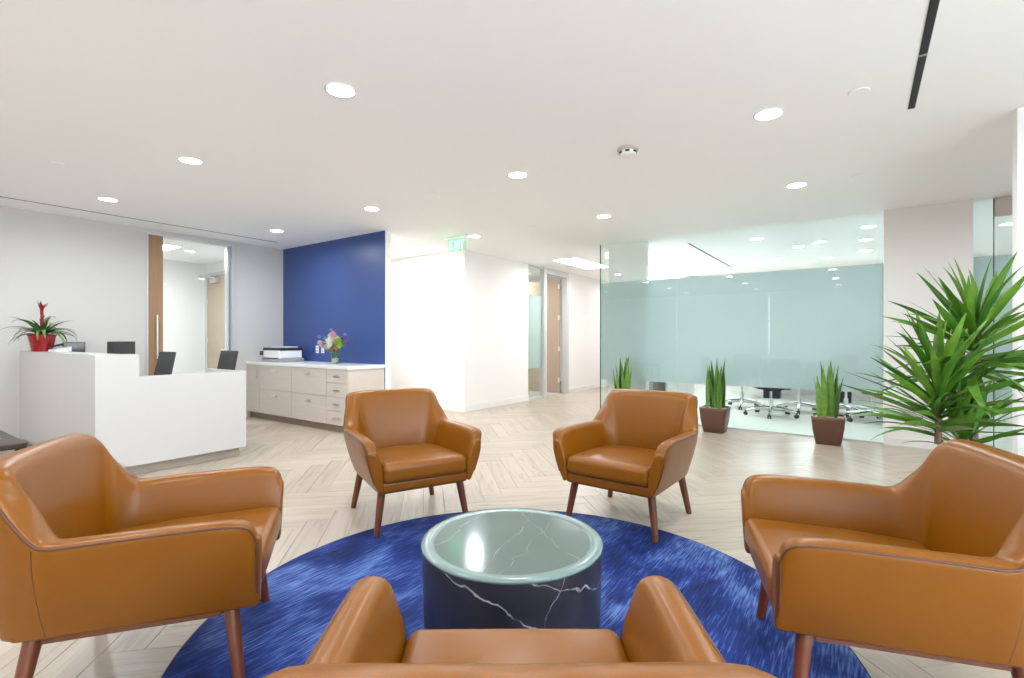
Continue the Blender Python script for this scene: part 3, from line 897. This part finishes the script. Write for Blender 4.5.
def make_armchair():
    root = empty('armchair')
    V = Vector
    zb = 0.272
    #        outer bottom            outer top                 inner top                 inner bottom
    st = [
        (V((.303, .358, zb)), V((.386, .366, .553)), V((.318, .366, .548)), V((.273, .358, .300))),
        (V((.304, .346, zb)), V((.399, .351, .590)), V((.322, .350, .586)), V((.272, .331, .300))),
        (V((.305, .312, zb)), V((.408, .322, .608)), V((.324, .322, .605)), V((.270, .312, .300))),
        (V((.306, .255, zb)), V((.412, .255, .615)), V((.326, .255, .612)), V((.268, .255, .300))),
        (V((.306, .100, zb)), V((.412, .100, .613)), V((.324, .100, .610)), V((.266, .100, .300))),
        (V((.306, -.080, zb)), V((.410, -.090, .607)), V((.316, -.080, .604)), V((.262, -.080, .300))),
        (V((.305, -.195, zb)), V((.404, -.196, .603)), V((.303, -.180, .600)), V((.256, -.160, .300))),
        (V((.303, -.245, zb)), V((.396, -.238, .624)), V((.298, -.206, .615)), V((.250, -.190, .305))),
        (V((.297, -.298, zb)), V((.379, -.288, .678)), V((.292, -.236, .664)), V((.238, -.212, .318))),
        (V((.287, -.336, zb)), V((.358, -.338, .738)), V((.287, -.270, .724)), V((.220, -.230, .335))),
        (V((.272, -.360, zb)), V((.346, -.384, .796)), V((.290, -.302, .782)), V((.198, -.241, .350))),
        (V((.243, -.374, zb)), V((.318, -.420, .829)), V((.270, -.325, .817)), V((.170, -.247, .360))),
        (V((.180, -.381, zb)), V((.220, -.434, .837)), V((.200, -.336, .829)), V((.120, -.250, .365))),
        (V((.090, -.384, zb)), V((.100, -.440, .839)), V((.090, -.341, .832)), V((.060, -.252, .365))),
        (V((0, -.385, zb)), V((0, -.441, .839)), V((0, -.342, .832)), V((0, -.253, .365))),
    ]
    right = [cat_rom([s[k] for s in st], 4) for k in range(4)]
    rings = []
    for i in range(len(right[0])):
        rings.append(section(right[0][i], right[1][i], right[2][i], right[3][i], 0.040))
    mir = lambda p: V((-p.x, p.y, p.z))
    # left half runs back outwards; mirroring keeps the same point order
    rings_l = [[mir(p) for p in r] for r in rings]
    full = rings + rings_l[-2::-1]
    def cap(ring):
        c = sum(ring, V()) / len(ring); out = []
        for dy, s in ((0.006, 0.95), (0.010, 0.87), (0.0125, 0.74), (0.0135, 0.45)):
            out.append([V((c.x + (p.x - c.x) * s, p.y + dy, c.z + (p.z - c.z) * (1 - (1 - s) * 0.55))) for p in ring])
        return out
    full = cap(full[0])[::-1] + full + cap(full[-1])
    b = MB(); b.rings(full, True, True, True)
    sh = b.build('shell', 'leather', root)
    # welt along the outer top edge
    idx = 4 + 3 + 2
    path = [r[idx] for r in rings] + [mir(r[idx]) for r in rings][-2::-1]
    lo = [rings[0][k] for k in (4, 5, 6, 7, 8)]
    path = [p + V((0, 0.004, 0)) for p in lo] + path + [mir(p) + V((0, 0.004, 0)) for p in lo[::-1]]
    b = MB(); b.tube(path, 0.0048, 6); b.build('welt', 'piping', sh)
    for sg in (1, -1):
        r = min(rings[20:], key=lambda q: abs(q[3].y + 0.235))
        pts = [V((sg * (r[k].x + 0.0002), r[3].y + 0.25 * (r[k].y - r[3].y), r[k].z)) for k in range(3, 9)]
        b = MB(); b.tube(pts, 0.0009, 5); b.build('seam', 'piping', sh)
    # base under the cushion
    b = MB(); b.rbox(-.296, .296, -.34, .352, .270, .342, .022, 3); b.build('seat_base', 'leather', root)
    def dz(x, y, z):
        return (x * (1.0 - 0.10 * max(0, -y) / .2), y, z - 0.020 * (0.37 - y) / .57)
    b = MB(); b.rbox(-.284, .284, -.262, .378, .330, .454, .040, 4, 0.016, dz)
    cu = b.build('seat_cushion', 'leather', root)
    b = MB()
    b.tube([(-.27, .372, .392), (-.15, .3745, .393), (0, .3745, .393), (.15, .3745, .393), (.27, .372, .392)], 0.0022, 5)
    b.build('seam', 'piping', cu)
    # wooden under frame and legs
    b = MB()
    b.box(-.25, .25, .235, .265, .246, .272); b.box(-.25, .25, -.29, -.26, .246, .272)
    b.box(-.265, -.235, -.265, .24, .246, .272); b.box(.235, .265, -.265, .24, .246, .272)
    b.build('under_frame', 'leg', root)
    for sx in (-1, 1):
        for tip, topp in (((.304, .306, 0), (.262, .272, .28)), ((.302, -.325, 0), (.255, -.285, .28))):
            b = MB(); b.tube([(sx * tip[0], tip[1], tip[2]), (sx * (tip[0] * .4 + topp[0] * .6), tip[1] * .4 + topp[1] * .6, .168), (sx * topp[0], topp[1], topp[2])], [.0185, .0235, .026], 12)
            b.build('leg', 'leg', root)
    return root

ch0 = make_armchair()
poses = [(-0.724, 3.456, 5.244, 'tan leather armchair in front of the white corridor corner, facing right'),
         (0.802, 3.386, 4.065, 'tan leather armchair in front of the frosted glass, facing left'),
         (-1.336, 1.913, 0.330, 'tan leather armchair cut by the left edge, beside the reception desk'),
         (1.289, 1.780, 2.845, 'tan leather armchair cut by the right edge, before the tall dracaena'),
         (0.007, 0.958, 1.575, 'nearest tan leather armchair seen from behind at the bottom')]
AG = 'tan leather armchairs around the coffee table'
for i, (L, D, th, lb) in enumerate(poses):
    o = ch0 if i == 0 else copy_tree(ch0)
    x, y = wd(L, D)
    fd = RGT * math.cos(th) + FWD * math.sin(th)
    o.location = (x, y, 0); o.rotation_euler = (0, 0, math.atan2(fd.y, fd.x) - math.pi / 2)
    tag(o, lb, 'armchair', AG)
    rot = Matrix.Rotation(o.rotation_euler.z, 2)
    for lg in o.children:
        if lg.name.split('.')[0] != 'leg':
            continue
        low = [v.co for v in lg.data.vertices if v.co.z < 0.05]
        tip = rot @ (sum((Vector((q.x, q.y)) for q in low), Vector((0, 0))) / len(low)) + Vector((x, y))
        if (tip - RUG_C).length < RUG_R:            # this leg stands on the rug
            lg.scale.z = (0.28 - 0.0078) / 0.28; lg.location.z = 0.0078

# ------------------------------------------------------------------ reception desk
VD, UD = 5.27, 1.383
US, UE = onx(0, 1)[0], 2.635
US = 1.695
rd = thing('reception_desk', 'white two-level reception desk with a taupe toe kick', 'desk', (UD, VD, 0))
W_, H1, H2 = UE - UD, 1.083, 0.885
box('transaction_panel', 'solid', 0, US - UD, 0, 0.06, 0.095, H1, rd)
box('front_panel', 'solid', US - UD, W_, 0, 0.06, 0.095, H2, rd)
box('return_panel', 'solid', 0, 0.06, 0.06, VW - VD - 0.002, 0.095, H1, rd)
box('counter_cap', 'solid', 0.06, 0.26, 0.06, VW - VD - 0.002, H1 - 0.03, H1, rd)
box('counter_cap', 'solid', 0.26, US - UD, 0.06, 0.26, H1 - 0.03, H1, rd)
box('end_panel', 'solid', W_ - 0.06, W_, 0.06, 0.78, 0.095, H2, rd)
box('end_panel', 'solid', US - UD - 0.04, US - UD, 0.06, 0.26, H2 - 0.15, H1 - 0.03, rd)
box('work_top', 'solid', 0.06, W_ - 0.06, 0.06, 0.76, 0.71, 0.74, rd)
box('work_top', 'solid', 0.06, 0.72, 0.76, VW - VD - 0.002, 0.71, 0.74, rd)
box('toe_kick', 'toe', 0.07, W_ - 0.035, 0.07, 0.70, 0, 0.095, rd)
box('toe_kick', 'toe', 0.07, 0.085, 0.085, VW - VD - 0.002, 0, 0.095, rd)

# ------------------------------------------------------------------ low cabinet by the blue wall
UC, VC0 = 3.95, 5.345
cb_ = thing('low_cabinet', 'greige laminate low cabinet with drawers and white top under the blue wall', 'cabinet', (UC, VC0, 0))
CW = VW - VC0 - 0.002; CD = UB - UC - 0.002; Z0, Z1 = 0.095, 0.828
box('body', 'lam', 0.02, CD, 0, CW, Z0, Z1, cb_)
box('counter_top', 'top', -0.012, CD, -0.012, CW, Z1, Z1 + 0.042, cb_)
box('plinth', 'lamkick', 0.05, CD - 0.02, 0.03, CW, 0, Z0, cb_)
def front(nm, y0, y1, z0, z1, handle='h'):
    g = 0.0025
    f_ = box(nm, 'lam', 0, 0.019, y0 + g, y1 - g, z0 + g, z1 - g, cb_)
    yc, zc = (y0 + y1) / 2, z1 - 0.075 if (z1 - z0) > 0.25 else (z0 + z1) / 2
    m = MB()
    if handle == 'h':
        m.box(-0.028, -0.020, yc - 0.06, yc + 0.06, zc - 0.008, zc + 0.008)
        m.box(-0.021, -0.0005, yc - 0.055, yc - 0.045, zc - 0.004, zc + 0.004); m.box(-0.021, -0.0005, yc + 0.045, yc + 0.055, zc - 0.004, zc + 0.004)
    else:
        yh = y0 + 0.045
        m.box(-0.028, -0.020, yh - 0.008, yh + 0.008, z1 - 0.20, z1 - 0.06)
        m.box(-0.021, -0.0005, yh - 0.004, yh + 0.004, z1 - 0.19, z1 - 0.18); m.box(-0.021, -0.0005, yh - 0.004, yh + 0.004, z1 - 0.08, z1 - 0.07)
    m.build('handle', 'alu', f_)
c3 = 5.79 - VC0; c2 = 6.62 - VC0; c1 = 7.50 - VC0
zs = [Z0 + (Z1 - Z0) * k / 4 for k in range(5)]
for k in range(4):
    front('drawer', 0.0, c3, zs[k], zs[k + 1])
zm = (Z0 + Z1) / 2
for a, bb2 in ((c3, c2), (c2, c1)):
    front('drawer', a, bb2, Z0, zm); front('drawer', a, bb2, zm, Z1)
front('door', c1, CW, Z0, Z1, 'v')
CT = Z1 + 0.0425

# printer
pu, pv = onx(285, 4.28)
pr = thing('printer', 'black and white office printer on the low cabinet by the left wall', 'printer', (4.22, pv, CT))
box('base_tray', 'grey', -0.17, 0.22, -0.27, 0.25, 0.0, 0.055, pr, 0.01)
box('body', 'white', -0.17, 0.20, -0.24, 0.22, 0.055, 0.175, pr, 0.012)
box('lid', 'black', -0.17, 0.20, -0.25, 0.23, 0.175, 0.215, pr, 0.01)
box('document_feeder', 'white', -0.08, 0.18, -0.16, 0.14, 0.215, 0.232, pr, 0.006)
box('control_panel', 'black', -0.19, -0.05, 0.225, 0.285, 0.10, 0.165, pr, 0.01)
box('paper_slot', 'black', -0.173, -0.165, -0.20, 0.20, 0.05, 0.062, pr)

# wall outlets on the blue wall
for k, px in enumerate((317.5, 323.0)):
    ov = onx(px, UB)[1]
    t = thing('wall_outlet', ('left' if k == 0 else 'right') + ' one of two white outlet plates on the blue wall behind the flowers', 'outlet', (UB - 0.0005, ov, 1.06))
    box('plate', 'white', -0.006, 0, -0.036, 0.036, -0.057, 0.057, t)
    for z in (-0.025, 0.025):
        box('socket', 'grey', -0.0075, -0.006, -0.014, 0.014, z - 0.012, z + 0.012, t)

# flowers in a glass vase
fu, fv = onx(335.5, 4.27)
va = thing('flower_vase', 'small clear glass vase of mixed pastel flowers before the blue wall', 'vase', (fu, fv, CT))
b = MB(); b.lathe([(0.050, 0.0), (0.055, 0.01), (0.058, 0.08), (0.050, 0.13), (0.062, 0.165), (0.059, 0.165), (0.047, 0.13), (0.054, 0.08), (0.05, 0.012)], 24, caps=False)
b.build('vase_body', 'clear', va)
b = MB(); b.lathe([(0.045, 0.003), (0.051, 0.012), (0.053, 0.08)], 20); b.build('water', plain('green_water', (0.30, 0.36, 0.24), 0.15, var=0.3, vscale=40), va)
rnd = random.Random(3)
def blossom(c, r, mat):
    m = MB()
    rs = []
    n_p = 9
    for lay in range(3):
        for k in range(n_p):
            a = 2 * math.pi * (k + 0.5 * lay) / n_p; el = 0.15 + 0.45 * lay
            d = Vector((math.cos(a) * math.cos(el), math.sin(a) * math.cos(el), math.sin(el)))
            s = Vector((-math.sin(a), math.cos(a), 0)) * r * 0.34; up = d.cross(s).normalized() * r * 0.22
            o_ = Vector(c)
            m.add([o_ + d * r * 0.15, o_ + d * r * 0.7 + s + up * .3, o_ + d * r * 1.02 + up, o_ + d * r * 0.7 - s + up * .3], [(0, 1, 2, 3)], True)
    m.lathe([(r * 0.1, c[2] - r * .3), (r * 0.5, c[2]), (r * 0.35, c[2] + r * .45), (r * 0.08, c[2] + r * .6)], 10, c[0], c[1])
    return m.build('blossom', mat, va)
# (lateral across the wall +Y = viewer's left, height, size, colour)
fl = [(0.03, .26, .065, 'fl_white'), (-0.03, .28, .060, 'fl_white'), (0.06, .235, .045, 'fl_white'), (-0.02, .20, .045, 'fl_coral'), (0.05, .195, .035, 'fl_coral'),
      (-0.14, .26, .055, 'fl_green'), (-0.17, .23, .045, 'fl_green'), (-0.10, .30, .040, 'fl_green'), (0.00, .37, .042, 'fl_pink'), (-0.04, .345, .040, 'fl_pink'),
      (0.10, .31, .036, 'fl_pink'), (0.20, .235, .042, 'fl_pink'), (0.155, .205, .040, 'fl_white'), (0.22, .26, .034, 'fl_white'), (0.16, .31, .038, 'fl_blue'), (0.19, .335, .030, 'fl_blue'),
      (0.13, .275, .036, 'fl_purple'), (-0.07, .265, .036, 'fl_purple'), (-0.19, .32, .038, 'fl_purple'), (-0.17, .36, .030, 'fl_blue'), (-0.21, .29, .034, 'fl_purple'), (0.0, .42, .026, 'fl_blue'), (0.10, .355, .026, 'fl_white')]
for y, z, r, mt in fl:
    x = rnd.uniform(-.08, .05); y *= 1.55 if y > 0 else 1.15; z = .16 + (z - .16) * 1.18
    blossom((x, y, z), r * (1.65 if mt in ('fl_white', 'fl_green') else 1.35), mt)
    m = MB(); m.tube([(x * .2, y * .1, 0.02), (x * .4, y * .25, 0.15), (x, y, z)], 0.003, 5); m.build('stem', 'stem', va)


# ------------------------------------------------------------------ leaves
def blade(length, width, bend, fold=0.25, segs=8, tipw=0.02, base=0.35, peak=0.4):
    """leaf from the origin along +X, arching down with 'bend' radians over its length"""
    m = MB(); ang = 0.0; p = Vector((0, 0, 0)); rows = []
    for i in range(segs + 1):
        t = i / segs
        w = width * (base + (1 - base) * min(1, t / peak)) * (1 if t < peak else max(tipw, (1 - ((t - peak) / (1 - peak)) ** 1.7)))
        up = Vector((-math.sin(ang), 0, math.cos(ang)))
        rows.append([p + Vector((0, w / 2, 0)) + up * fold * w / 2, p.copy(), p + Vector((0, -w / 2, 0)) + up * fold * w / 2])
        ang -= bend / segs * (0.4 + 1.2 * t)
        p = p + Vector((math.cos(ang), 0, math.sin(ang))) * length / segs
    m.rings(rows, False, False, True, closed=False)
    return m


def put_leaf(me_or_obj, parent, loc, az, el, roll=0.0, scale=1.0, first=None, name='leaf'):
    o = bpy.data.objects.new(name, me_or_obj); COL.objects.link(o); o.parent = parent
    o.location = loc
    o.rotation_euler = (Matrix.Rotation(az, 3, 'Z') @ Matrix.Rotation(-el, 3, 'Y') @ Matrix.Rotation(roll, 3, 'X')).to_euler()
    o.scale = (scale,) * 3
    return o


def leaf_mesh(mb, mat, thick=0.0015):
    o = mb.build('leaf', mat); me = o.data
    bpy.data.objects.remove(o)
    return me

# dracaena
du, dv = wd((972 - 512) / FPX * 2.92, 2.92)
dc = thing('dracaena_plant', 'tall bushy dracaena with two canes behind the right armchair', 'plant', (du, dv, 0))
b = MB(); b.lathe([(0.13, 0), (0.14, 0.01), (0.185, 0.33), (0.19, 0.36), (0.175, 0.36), (0.165, 0.30)], 32); b.build('pot', 'pot', dc)
b = MB(); b.lathe([(0.005, 0.31), (0.166, 0.305), (0.166, 0.29)], 24); b.build('soil', 'soil', dc)
rt = (RGT.x, RGT.y)
def off(s, d=0.0):
    return (RGT.x * s + FWD.x * d, RGT.y * s + FWD.y * d)
tops = []
def cane(s0, s1, h0, h1, r):
    a = off(s0); c = off(s1)
    m = MB(); pts = [(a[0] + (c[0] - a[0]) * t, a[1] + (c[1] - a[1]) * t + 0.008 * math.sin(5 * t), h0 + (h1 - h0) * t) for t in [k / 8 for k in range(9)]]
    m.tube(pts, [r * (1 + 0.08 * (k % 2)) for k in range(9)], 10); m.build('cane', 'cane', dc)
    return Vector((c[0], c[1], h1))
T1 = cane(0.02, 0.02, 0.30, 1.27, 0.020)
T2 = cane(-0.05, -0.20, 0.30, 0.62, 0.017)
T3 = cane(-0.02, -0.06, 0.30, 0.50, 0.015)
LM = [leaf_mesh(blade(0.54, 0.050, bd, 0.30, peak=0.42, base=0.5), 'leafA') for bd in (0.15, 0.45, 0.8, 1.1)]
rnd = random.Random(11)
def head(T, n, h, lo, hi, sc0, sc1, mix):
    for k in range(n):
        f_ = k / (n - 1)
        az = k * 2.39996 + rnd.uniform(-.2, .2)
        el = math.radians(lo + (hi - lo) * f_ + rnd.uniform(-7, 7))
        z = T.z - h * (1 - f_)
        s = (sc0 + (sc1 - sc0) * f_) * rnd.uniform(.85, 1.12)
        put_leaf(LM[min(3, max(0, int(rnd.gauss(mix - f_ * 1.2, .7) + .5)))], dc, (T.x, T.y, z), az, el, rnd.uniform(-1.0, 1.0), s)
head(T1, 76, 0.26, -18, 76, 1.0, 0.86, 1.4)
head(T2 + Vector((0, 0, 0.38)), 84, 0.34, 10, 74, 0.92, 0.8, 1.0)
head(T3 + Vector((0, 0, 0.26)), 46, 0.20, 20, 78, 0.74, 0.7, 0.8)
c = off(-0.20)
m = MB(); m.tube([(c[0], c[1], 0.6), (c[0], c[1], 0.97)], [.018, .012], 8); m.build('cane', 'cane', dc)
c = off(-0.06)
m = MB(); m.tube([(c[0], c[1], 0.48), (c[0], c[1], 0.69)], [.016, .011], 8); m.build('cane', 'cane', dc)

# snake plants before the glass
SM = [leaf_mesh(blade(0.60, 0.078, bd, 0.5, 8, 0.05, 0.7, 0.35), 'leafB') for bd in (0.0, 0.12, -0.1)]
def snake(u, v, label, seed, n=27):
    rn = random.Random(seed)
    t = thing('snake_plant', label, 'plant', (u, v, 0), 0, 'snake plants before the conference glass')
    h = 0.325; a0, a1 = 0.125, 0.168
    def sq(a, z, r=0.035, k=4):
        pts = []
        for cx_, cy_, s in ((1, 1, 0), (-1, 1, 1), (-1, -1, 2), (1, -1, 3)):
            for i in range(k + 1):
                an = (s + i / k) * math.pi / 2
                pts.append((cx_ * (a - r) + r * math.cos(an), cy_ * (a - r) + r * math.sin(an), z))
        return pts
    b = MB()
    prof = [(a0 - .006, 0), (a0, .006), (a0 + .016, .09), (a0 + .030, .18), (a1 - .004, .28), (a1, h - .006), (a1 - .006, h), (a1 - .016, h), (a1 - .020, h - .05)]
    b.rings([sq(a, z) for a, z in prof], True, False, True); b.build('pot', 'pot', t)
    b = MB(); b.rings([sq(a1 - .021, h - .04, .02), sq(a1 - .021, h - .018, .02), sq(.06, h - .006, .02)], True, True, True); b.build('pebbles', 'pebble', t)
    for k in range(n):
        x, y = rn.uniform(-.095, .095), rn.uniform(-.095, .095)
        s = rn.choice((rn.uniform(.6, .85), rn.uniform(.85, 1.12)))
        put_leaf(SM[k % 3], t, (x, y, h - .02), math.atan2(y, x) + rn.uniform(-.6, .6), math.radians(rn.uniform(81, 90)), 0, s)
    return t
snake(6.90, 2.86, 'snake plant half hidden behind the right far armchair', 5)
snake(6.88, 1.575, 'snake plant in a brown square pot beside the armchair facing left', 8)
snake(6.86, 0.31, 'snake plant in a brown square pot nearest the white column', 9)

# ------------------------------------------------------------------ bromeliad on the desk
bu, bv = onx(42, 1.48)
br = thing('bromeliad_plant', 'red-flowering bromeliad in a glossy red pot on the reception desk', 'plant', (1.48, bv, H1 + 0.0005))
b = MB(); b.lathe([(0.082, 0), (0.088, 0.004), (0.116, 0.165), (0.122, 0.172), (0.122, 0.188), (0.110, 0.188), (0.106, 0.165)], 32); b.build('pot', 'red', br)
b = MB(); b.lathe([(0.105, 0.15), (0.105, 0.17), (0.004, 0.175)], 20); b.build('soil', 'soil', br)
BM = [leaf_mesh(blade(0.44, 0.052, bd, 0.35, 10, 0.04, 0.8, 0.3), 'leafC') for bd in (0.9, 1.6, 2.5)]
rn = random.Random(4)
for k in range(38):
    f_ = k / 37
    put_leaf(BM[k % 3], br, (0, 0, 0.17), k * 2.399 + .3, math.radians(22 + 48 * f_ + rn.uniform(-8, 8)), rn.uniform(-.2, .2), rn.uniform(.6, 1.02))
FMm = leaf_mesh(blade(0.085, 0.026, -0.5, 0.3, 5, 0.05, 0.7, 0.4), 'redflower')
m = MB(); m.tube([(0, 0, .19), (0, 0, .50)], [.017, .012], 8); m.build('flower_spike', 'redflower', br)
for k in range(44):
    f_ = k / 43
    top_ = f_ > .8
    put_leaf(FMm, br, (0, 0, 0.24 + 0.25 * f_), k * 2.4, math.radians(36 if top_ else 52) + (k % 3) * .14, 0, 1.0 if top_ else 0.72, name='bract')

# monitors and desk phone behind the counter
def monitor(u, v, z, rz, w, h, label):
    t = thing('computer_monitor', label, 'monitor', (u, v, z), rz)
    box('stand_base', 'black', -0.09, 0.09, -0.07, 0.07, 0, 0.012, t, 0.004)
    box('stand_neck', 'black', -0.018, 0.018, 0.0, 0.02, 0.012, 0.20, t)
    sc_ = box('screen', 'black', -w / 2, w / 2, -0.035, -0.001, 0.12, 0.12 + h, t, 0.006)
    box('display', 'screen', -w / 2 + 0.008, w / 2 - 0.008, -0.0365, -0.0352, 0.128, 0.112 + h, sc_)
mu_, mv_ = ony(120, 6.15)
monitor(mu_, mv_, 0.7405, 0.45, 0.28, 0.335, 'black monitor on the desk between the plant and office chairs')
mu_, mv_ = onx(74, 1.80)
monitor(mu_, mv_, 0.7405, -0.2, 0.20, 0.325, 'small black monitor right of the red flower pot')
ph = thing('desk_phone', 'white desk phone on the counter beside the red pot', 'telephone', (1.60, onx(60, 1.60)[1], H1 + 0.0005), 0.3)
b = MB(); b.add([(-.07, -.07, 0), (.07, -.07, 0), (.07, .07, 0), (-.07, .07, 0), (-.07, -.07, .02), (.07, -.07, .05), (.07, .07, .05), (-.07, .07, .02)],
                [(3, 2, 1, 0), (4, 5, 6, 7), (0, 1, 5, 4), (1, 2, 6, 5), (2, 3, 7, 6), (3, 0, 4, 7)])
b.build('phone_base', 'white', ph)
b = MB(); b.tube([(-.055, .05, .034), (-.05, .05, .05), (.05, .05, .078), (.06, .05, .064)], [.014, .012, .012, .014], 8); b.build('handset', 'black', ph)

# ------------------------------------------------------------------ office chairs
def office_chair():
    r = empty('office_chair')
    for k in range(5):
        a = 2 * math.pi * k / 5 + .3
        c_, s_ = math.cos(a), math.sin(a)
        m = MB(); m.tube([(c_ * .03, s_ * .03, .125), (c_ * .20, s_ * .20, .115), (c_ * .37, s_ * .37, .085)], [.036, .030, .021], 8)
        lg = m.build('leg', 'chrome', r)
        m = MB(); tn = Vector((-s_, c_, 0)); p = Vector((c_ * .375, s_ * .375, .030))
        m.tube([p - tn * .026, p - tn * .006], .030, 12); m.tube([p + tn * .006, p + tn * .026], .030, 12); m.tube([p, p + Vector((0, 0, .052))], .008, 6)
        m.build('caster', 'black', lg)
    m = MB(); m.tube([(0, 0, .09), (0, 0, .26)], .032, 12); m.tube([(0, 0, .26), (0, 0, .42)], .018, 12); m.build('gas_lift', 'chrome', r)
    m = MB(); m.box(-.10, .10, -.12, .10, .40, .435); m.build('tilt_mechanism', 'black', r)
    m = MB(); m.rbox(-.24, .24, -.23, .25, .435, .49, .024, 3, .008); m.build('seat', 'black', r)
    def lean(x, y, z):
        return (x * (1 - .10 * (z - .6)), y - .20 * (z - .55) + .25 * x * x, z)
    m = MB(); m.rbox(-.225, .225, -.255, -.225, .56, 1.07, .014, 2, 0, lean); m.build('backrest', 'mesh', r)
    m = MB(); m.tube([(0, -.10, .42), (0, -.25, .44), (0, -.275, .60), (0, -.31, .80)], [.025, .022, .02, .015], 8); m.build('back_post', 'black', r)
    for sx in (-1, 1):
        m = MB(); m.tube([(sx * .20, 0, .45), (sx * .29, 0, .46), (sx * .30, -.02, .64)], .014, 8); am = m.build('armrest', 'black', r)
        m = MB(); m.rbox(sx * .30 - .04, sx * .30 + .04, -.14, .11, .64, .668, .012, 2); m.build('arm_pad', 'black', am)
    return r
oc = office_chair()
def put_chair(first, u, v, rz, label, group):
    o = oc if first else copy_tree(oc)
    o.location = (u, v, 0.0); o.rotation_euler = (0, 0, rz); tag(o, label, 'office chair', group)
    return o
G1 = 'mesh office chairs behind the reception desk'
q = ony(159, 6.75); put_chair(True, q[0] - .26, q[1] - 0.05, math.radians(90), 'left black mesh office chair behind the reception desk', G1)
q = ony(222, 6.75); put_chair(False, q[0] - .26, q[1] - 0.05, math.radians(90), 'right black mesh office chair behind the reception desk\'s low end', G1)
G2 = 'chrome based chairs around the conference table'
conf = [(742, 8.8, 1.7, 'leftmost chrome based chair under the frosted film'), (771, 7.85, .4, 'chrome based conference chair, second from the left under the film'),
        (799, 8.3, 2.9, 'chrome based conference chair just left of the nearest snake plant'), (846, 8.0, .9, 'chrome based conference chair just right of the nearest snake plant'),
        (873, 7.3, 2.0, 'nearest chrome based conference chair beside the white column')]
for px, D, rz, lb in conf:
    u, v = wd((px - CXP) / FPX * D, D)
    o = put_chair(False, u, v, rz, lb, G2); o.location.z = 0.004
cu_, cv_ = wd((806 - CXP) / FPX * 9.9, 9.9)
ct = thing('conference_table', 'conference table on a dark pedestal behind the frosted glass', 'table', (cu_, cv_, 0.004))
box('table_top', 'tile', -.55, .55, -1.3, 1.3, .71, .745, ct, .012)
box('pedestal', 'black', -.15, .15, -.75, -.45, 0, .71, ct, .01)
box('pedestal', 'black', -.15, .15, .45, .75, 0, .71, ct, .01)
cz = thing('media_cabinet', 'low grey cabinet behind the glass beside the dark grey door leaf', 'cabinet', (9.9, 3.12, 0.004))
box('body', 'grey', -.9, .9, -.22, .22, .06, .62, cz)
box('counter_top', 'top', -.91, .91, -.23, .23, .62, .645, cz)
box('plinth', 'lamkick', -.88, .88, -.18, .20, 0, .06, cz)
for k in range(3):
    d_ = box('door', 'frame', -.895 + .6 * k, -.305 + .6 * k, -.238, -.2205, .07, .61, cz)
    box('handle', 'alu', -.35 + .6 * k, -.34 + .6 * k, -.255, -.2385, .40, .52, d_)

# ------------------------------------------------------------------ dark side table at the left edge
su, sv = atz(27, 442, 0.50)
stb = thing('side_table', 'dark espresso wood side table behind the left armchair', 'table', (su - 0.30, sv + 0.45, 0))
box('table_top', 'darkwood', -.30, .30, -.45, .45, .462, .50, stb, .004)
for sx in (-1, 1):
    for sy in (-1, 1):
        box('leg', 'darkwood', sx * .27 - .022, sx * .27 + .022, sy * .42 - .022, sy * .42 + .022, 0, .462, stb)
box('shelf', 'darkwood', -.25, .25, -.40, .40, .14, .16, stb)
mg = tag(box('magazine', 'paper', -.11, .11, -.14, .14, 0, .006), 'grey covered magazine lying on the dark side table', 'magazine')
mg.location = (su - 0.20, sv + 0.42, 0.5005); mg.rotation_euler = (0, 0, .1)
